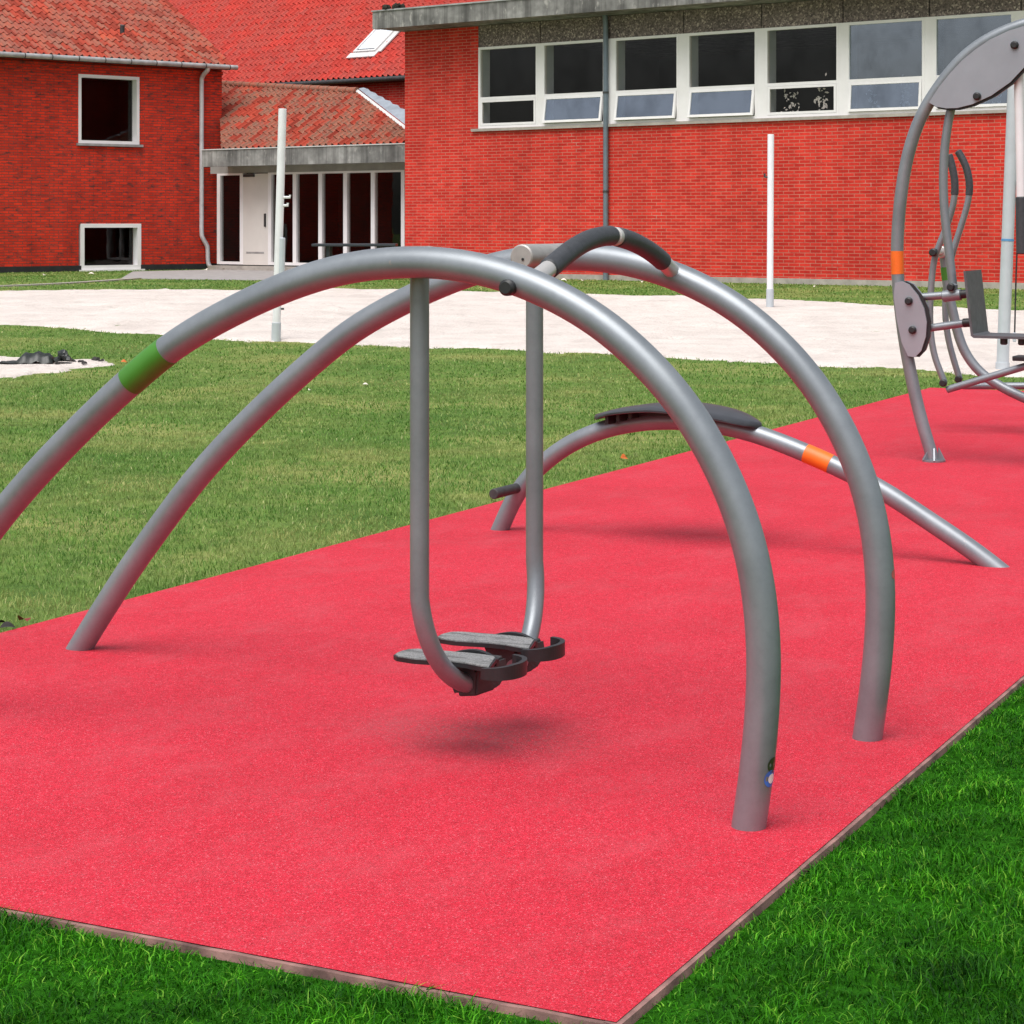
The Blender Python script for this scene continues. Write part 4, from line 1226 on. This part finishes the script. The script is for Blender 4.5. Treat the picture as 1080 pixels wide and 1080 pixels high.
def in_poly(px, py, poly):
    ins = np.zeros(len(px), bool); n = len(poly)
    for i in range(n):
        a, b = poly[i], poly[(i + 1) % n]
        c = (a[1] > py) != (b[1] > py)
        xi = (b[0] - a[0]) * (py - a[1]) / (b[1] - a[1] + 1e-12) + a[0]
        ins ^= c & (px < xi)
    return ins
# lush turf in front of and right of the mat
def scatter(x0, x1, y0, y1, dens):
    n = int((x1 - x0) * (y1 - y0) * dens)
    return rng.uniform(x0, x1, n), rng.uniform(y0, y1, n)
X, Y = scatter(-2.4, 6.5, 2.7, 11.0, 26000)
u, v = np_uv(X, Y)
near = (u < -.012) | (v < -.012)
dens = np.clip(1.25 - (Y - 3.4) * .15, .15, 1) * ((X / Y > -.42) & (X / Y < .95))
clump = .5 + .5 * np.sin(X * 9 + 2 * np.sin(Y * 5)) * np.sin(Y * 11 + 2 * np.sin(X * 7))
k = near & (rng.random(len(X)) < dens * (.55 + .45 * clump))
X, Y = X[k], Y[k]
u, v = np_uv(X, Y)
dm = np.maximum(np.maximum(-u, -v), 0)
tuft = np.clip(np.sin(X * 13 + 3 * np.sin(Y * 4.3)) * np.sin(Y * 12 + 3 * np.sin(X * 5.1)), -.6, 1)
hh = rng.uniform(.022, .044, len(X)) * (1 + .45 * tuft) * (1 + .25 * np.sin(X * 5 + Y * 3) * np.sin(Y * 6)) * np.clip(.66 + dm * 2.0, .66, 1.0)
blades('lush_grass', X, Y, hh, rng.uniform(.0018, .0036, len(X)) * (1 + Y * .03), rng.uniform(.45, 1.15, len(X)), M['blade_lush'], 'lush deep green turf in the foreground')
# mown lawn beyond the mat
Xs, Ys, Hs, Ws = [], [], [], []
for (x0, x1, y0, y1, d, h, w) in ((-4.5, 1.0, 6.2, 10, 3600, .036, .0040), (-5.0, 3.0, 10, 14, 2300, .036, .0052), (-6.2, 4.6, 14, 19, 1100, .036, .0075), (-8, 6.5, 19, 29, 420, .036, .012), (-13, 12, 29, 53, 110, .04, .024)):
    X, Y = scatter(x0, x1, y0, y1, d)
    Xs.append(X); Ys.append(Y); Hs.append(rng.uniform(.55, 1.1, len(X)) * h); Ws.append(rng.uniform(.6, 1.1, len(X)) * w)
X, Y, Hh, Ww = (np.concatenate(q) for q in (Xs, Ys, Hs, Ws))
u, v = np_uv(X, Y)
ok = ((v > MAT_W - .004) | (u > MAT_L + .02)) | (v < -.3)
ok &= (np.abs(X) / Y < .34)
ok &= ~in_poly(X, Y, SAND) & ~in_poly(X, Y, PATCH) & ~in_poly(X, Y, PAVE)
hl = (X - HX) * math.cos(ANG_H) + (Y - HY) * math.sin(ANG_H), -(X - HX) * math.sin(ANG_H) + (Y - HY) * math.cos(ANG_H)
ok &= ~((hl[1] > -.08) & (hl[0] > -.05))
wl = -(X - WX) * math.sin(ANG_W) + (Y - WY) * math.cos(ANG_W)
ok &= wl < -.08
ok &= ~((v < -.3) & (Y < 11))
X, Y, Hh, Ww = X[ok], Y[ok], Hh[ok], Ww[ok]
u, v = np_uv(X, Y)
edge = np.exp(-np.clip(v - MAT_W, 0, 9) / .12)
Hh = Hh * (1 + .9 * edge * (Y < 19) * (.5 + .5 * np.sin(u * 7 + 2 * np.sin(u * 2.3)))); 
blades('lawn_grass', X, Y, Hh, Ww, rng.uniform(.35, 1.1, len(X)), M['blade_mid'], 'mown lawn grass, yellowish in places')

# ------------------------------------------------------------------ light, sky, camera
w = bpy.data.worlds.new("World"); S.world = w; w.use_nodes = True
nt = w.node_tree; nt.nodes.clear()
wo = nt.nodes.new('ShaderNodeOutputWorld'); bg = nt.nodes.new('ShaderNodeBackground'); sky = nt.nodes.new('ShaderNodeTexSky')
sky.sky_type = 'NISHITA'; sky.sun_disc = False
SUN_EL, SUN_AZ = 64, 206      # azimuth: compass-like, measured clockwise from +Y
sky.sun_elevation = R(SUN_EL); sky.sun_rotation = R(SUN_AZ)
sky.air_density = 1.0; sky.dust_density = 3.5; sky.ozone_density = .6
hs = nt.nodes.new('ShaderNodeHueSaturation'); hs.inputs['Saturation'].default_value = .35
nt.links.new(sky.outputs[0], hs.inputs['Color']); nt.links.new(hs.outputs[0], bg.inputs[0])
bg.inputs[1].default_value = .072
nt.links.new(bg.outputs[0], wo.inputs[0])
sl_ = bpy.data.lights.new('sun', 'SUN'); sl_.energy = 1.4; sl_.angle = R(52); sl_.color = (1, .98, .955)
so = bpy.data.objects.new('sun', sl_); COL.objects.link(so)
dirv = Vector((math.sin(R(SUN_AZ)) * math.cos(R(SUN_EL)), math.cos(R(SUN_AZ)) * math.cos(R(SUN_EL)), math.sin(R(SUN_EL))))
so.rotation_euler = (-dirv).to_track_quat('-Z', 'Y').to_euler(); so.location = dirv * 60

cam = bpy.data.cameras.new('camera'); co_ = bpy.data.objects.new('camera', cam); COL.objects.link(co_)
cam.sensor_width = 36; cam.sensor_fit = 'HORIZONTAL'
cam.lens = 36 * 2200 / 1080
cam.shift_y = -(540 - 235) / 1080
cam.clip_start = .05; cam.clip_end = 2000
co_.location = (0, 0, 1.45); co_.rotation_euler = (R(90), 0, 0)
S.camera = co_
S.render.resolution_x = S.render.resolution_y = 1024
S.view_settings.view_transform = 'Standard'; S.view_settings.look = 'None'
S.view_settings.exposure = 1.1; S.view_settings.gamma = 1
S.cycles.max_bounces = 8; S.cycles.transparent_max_bounces = 12
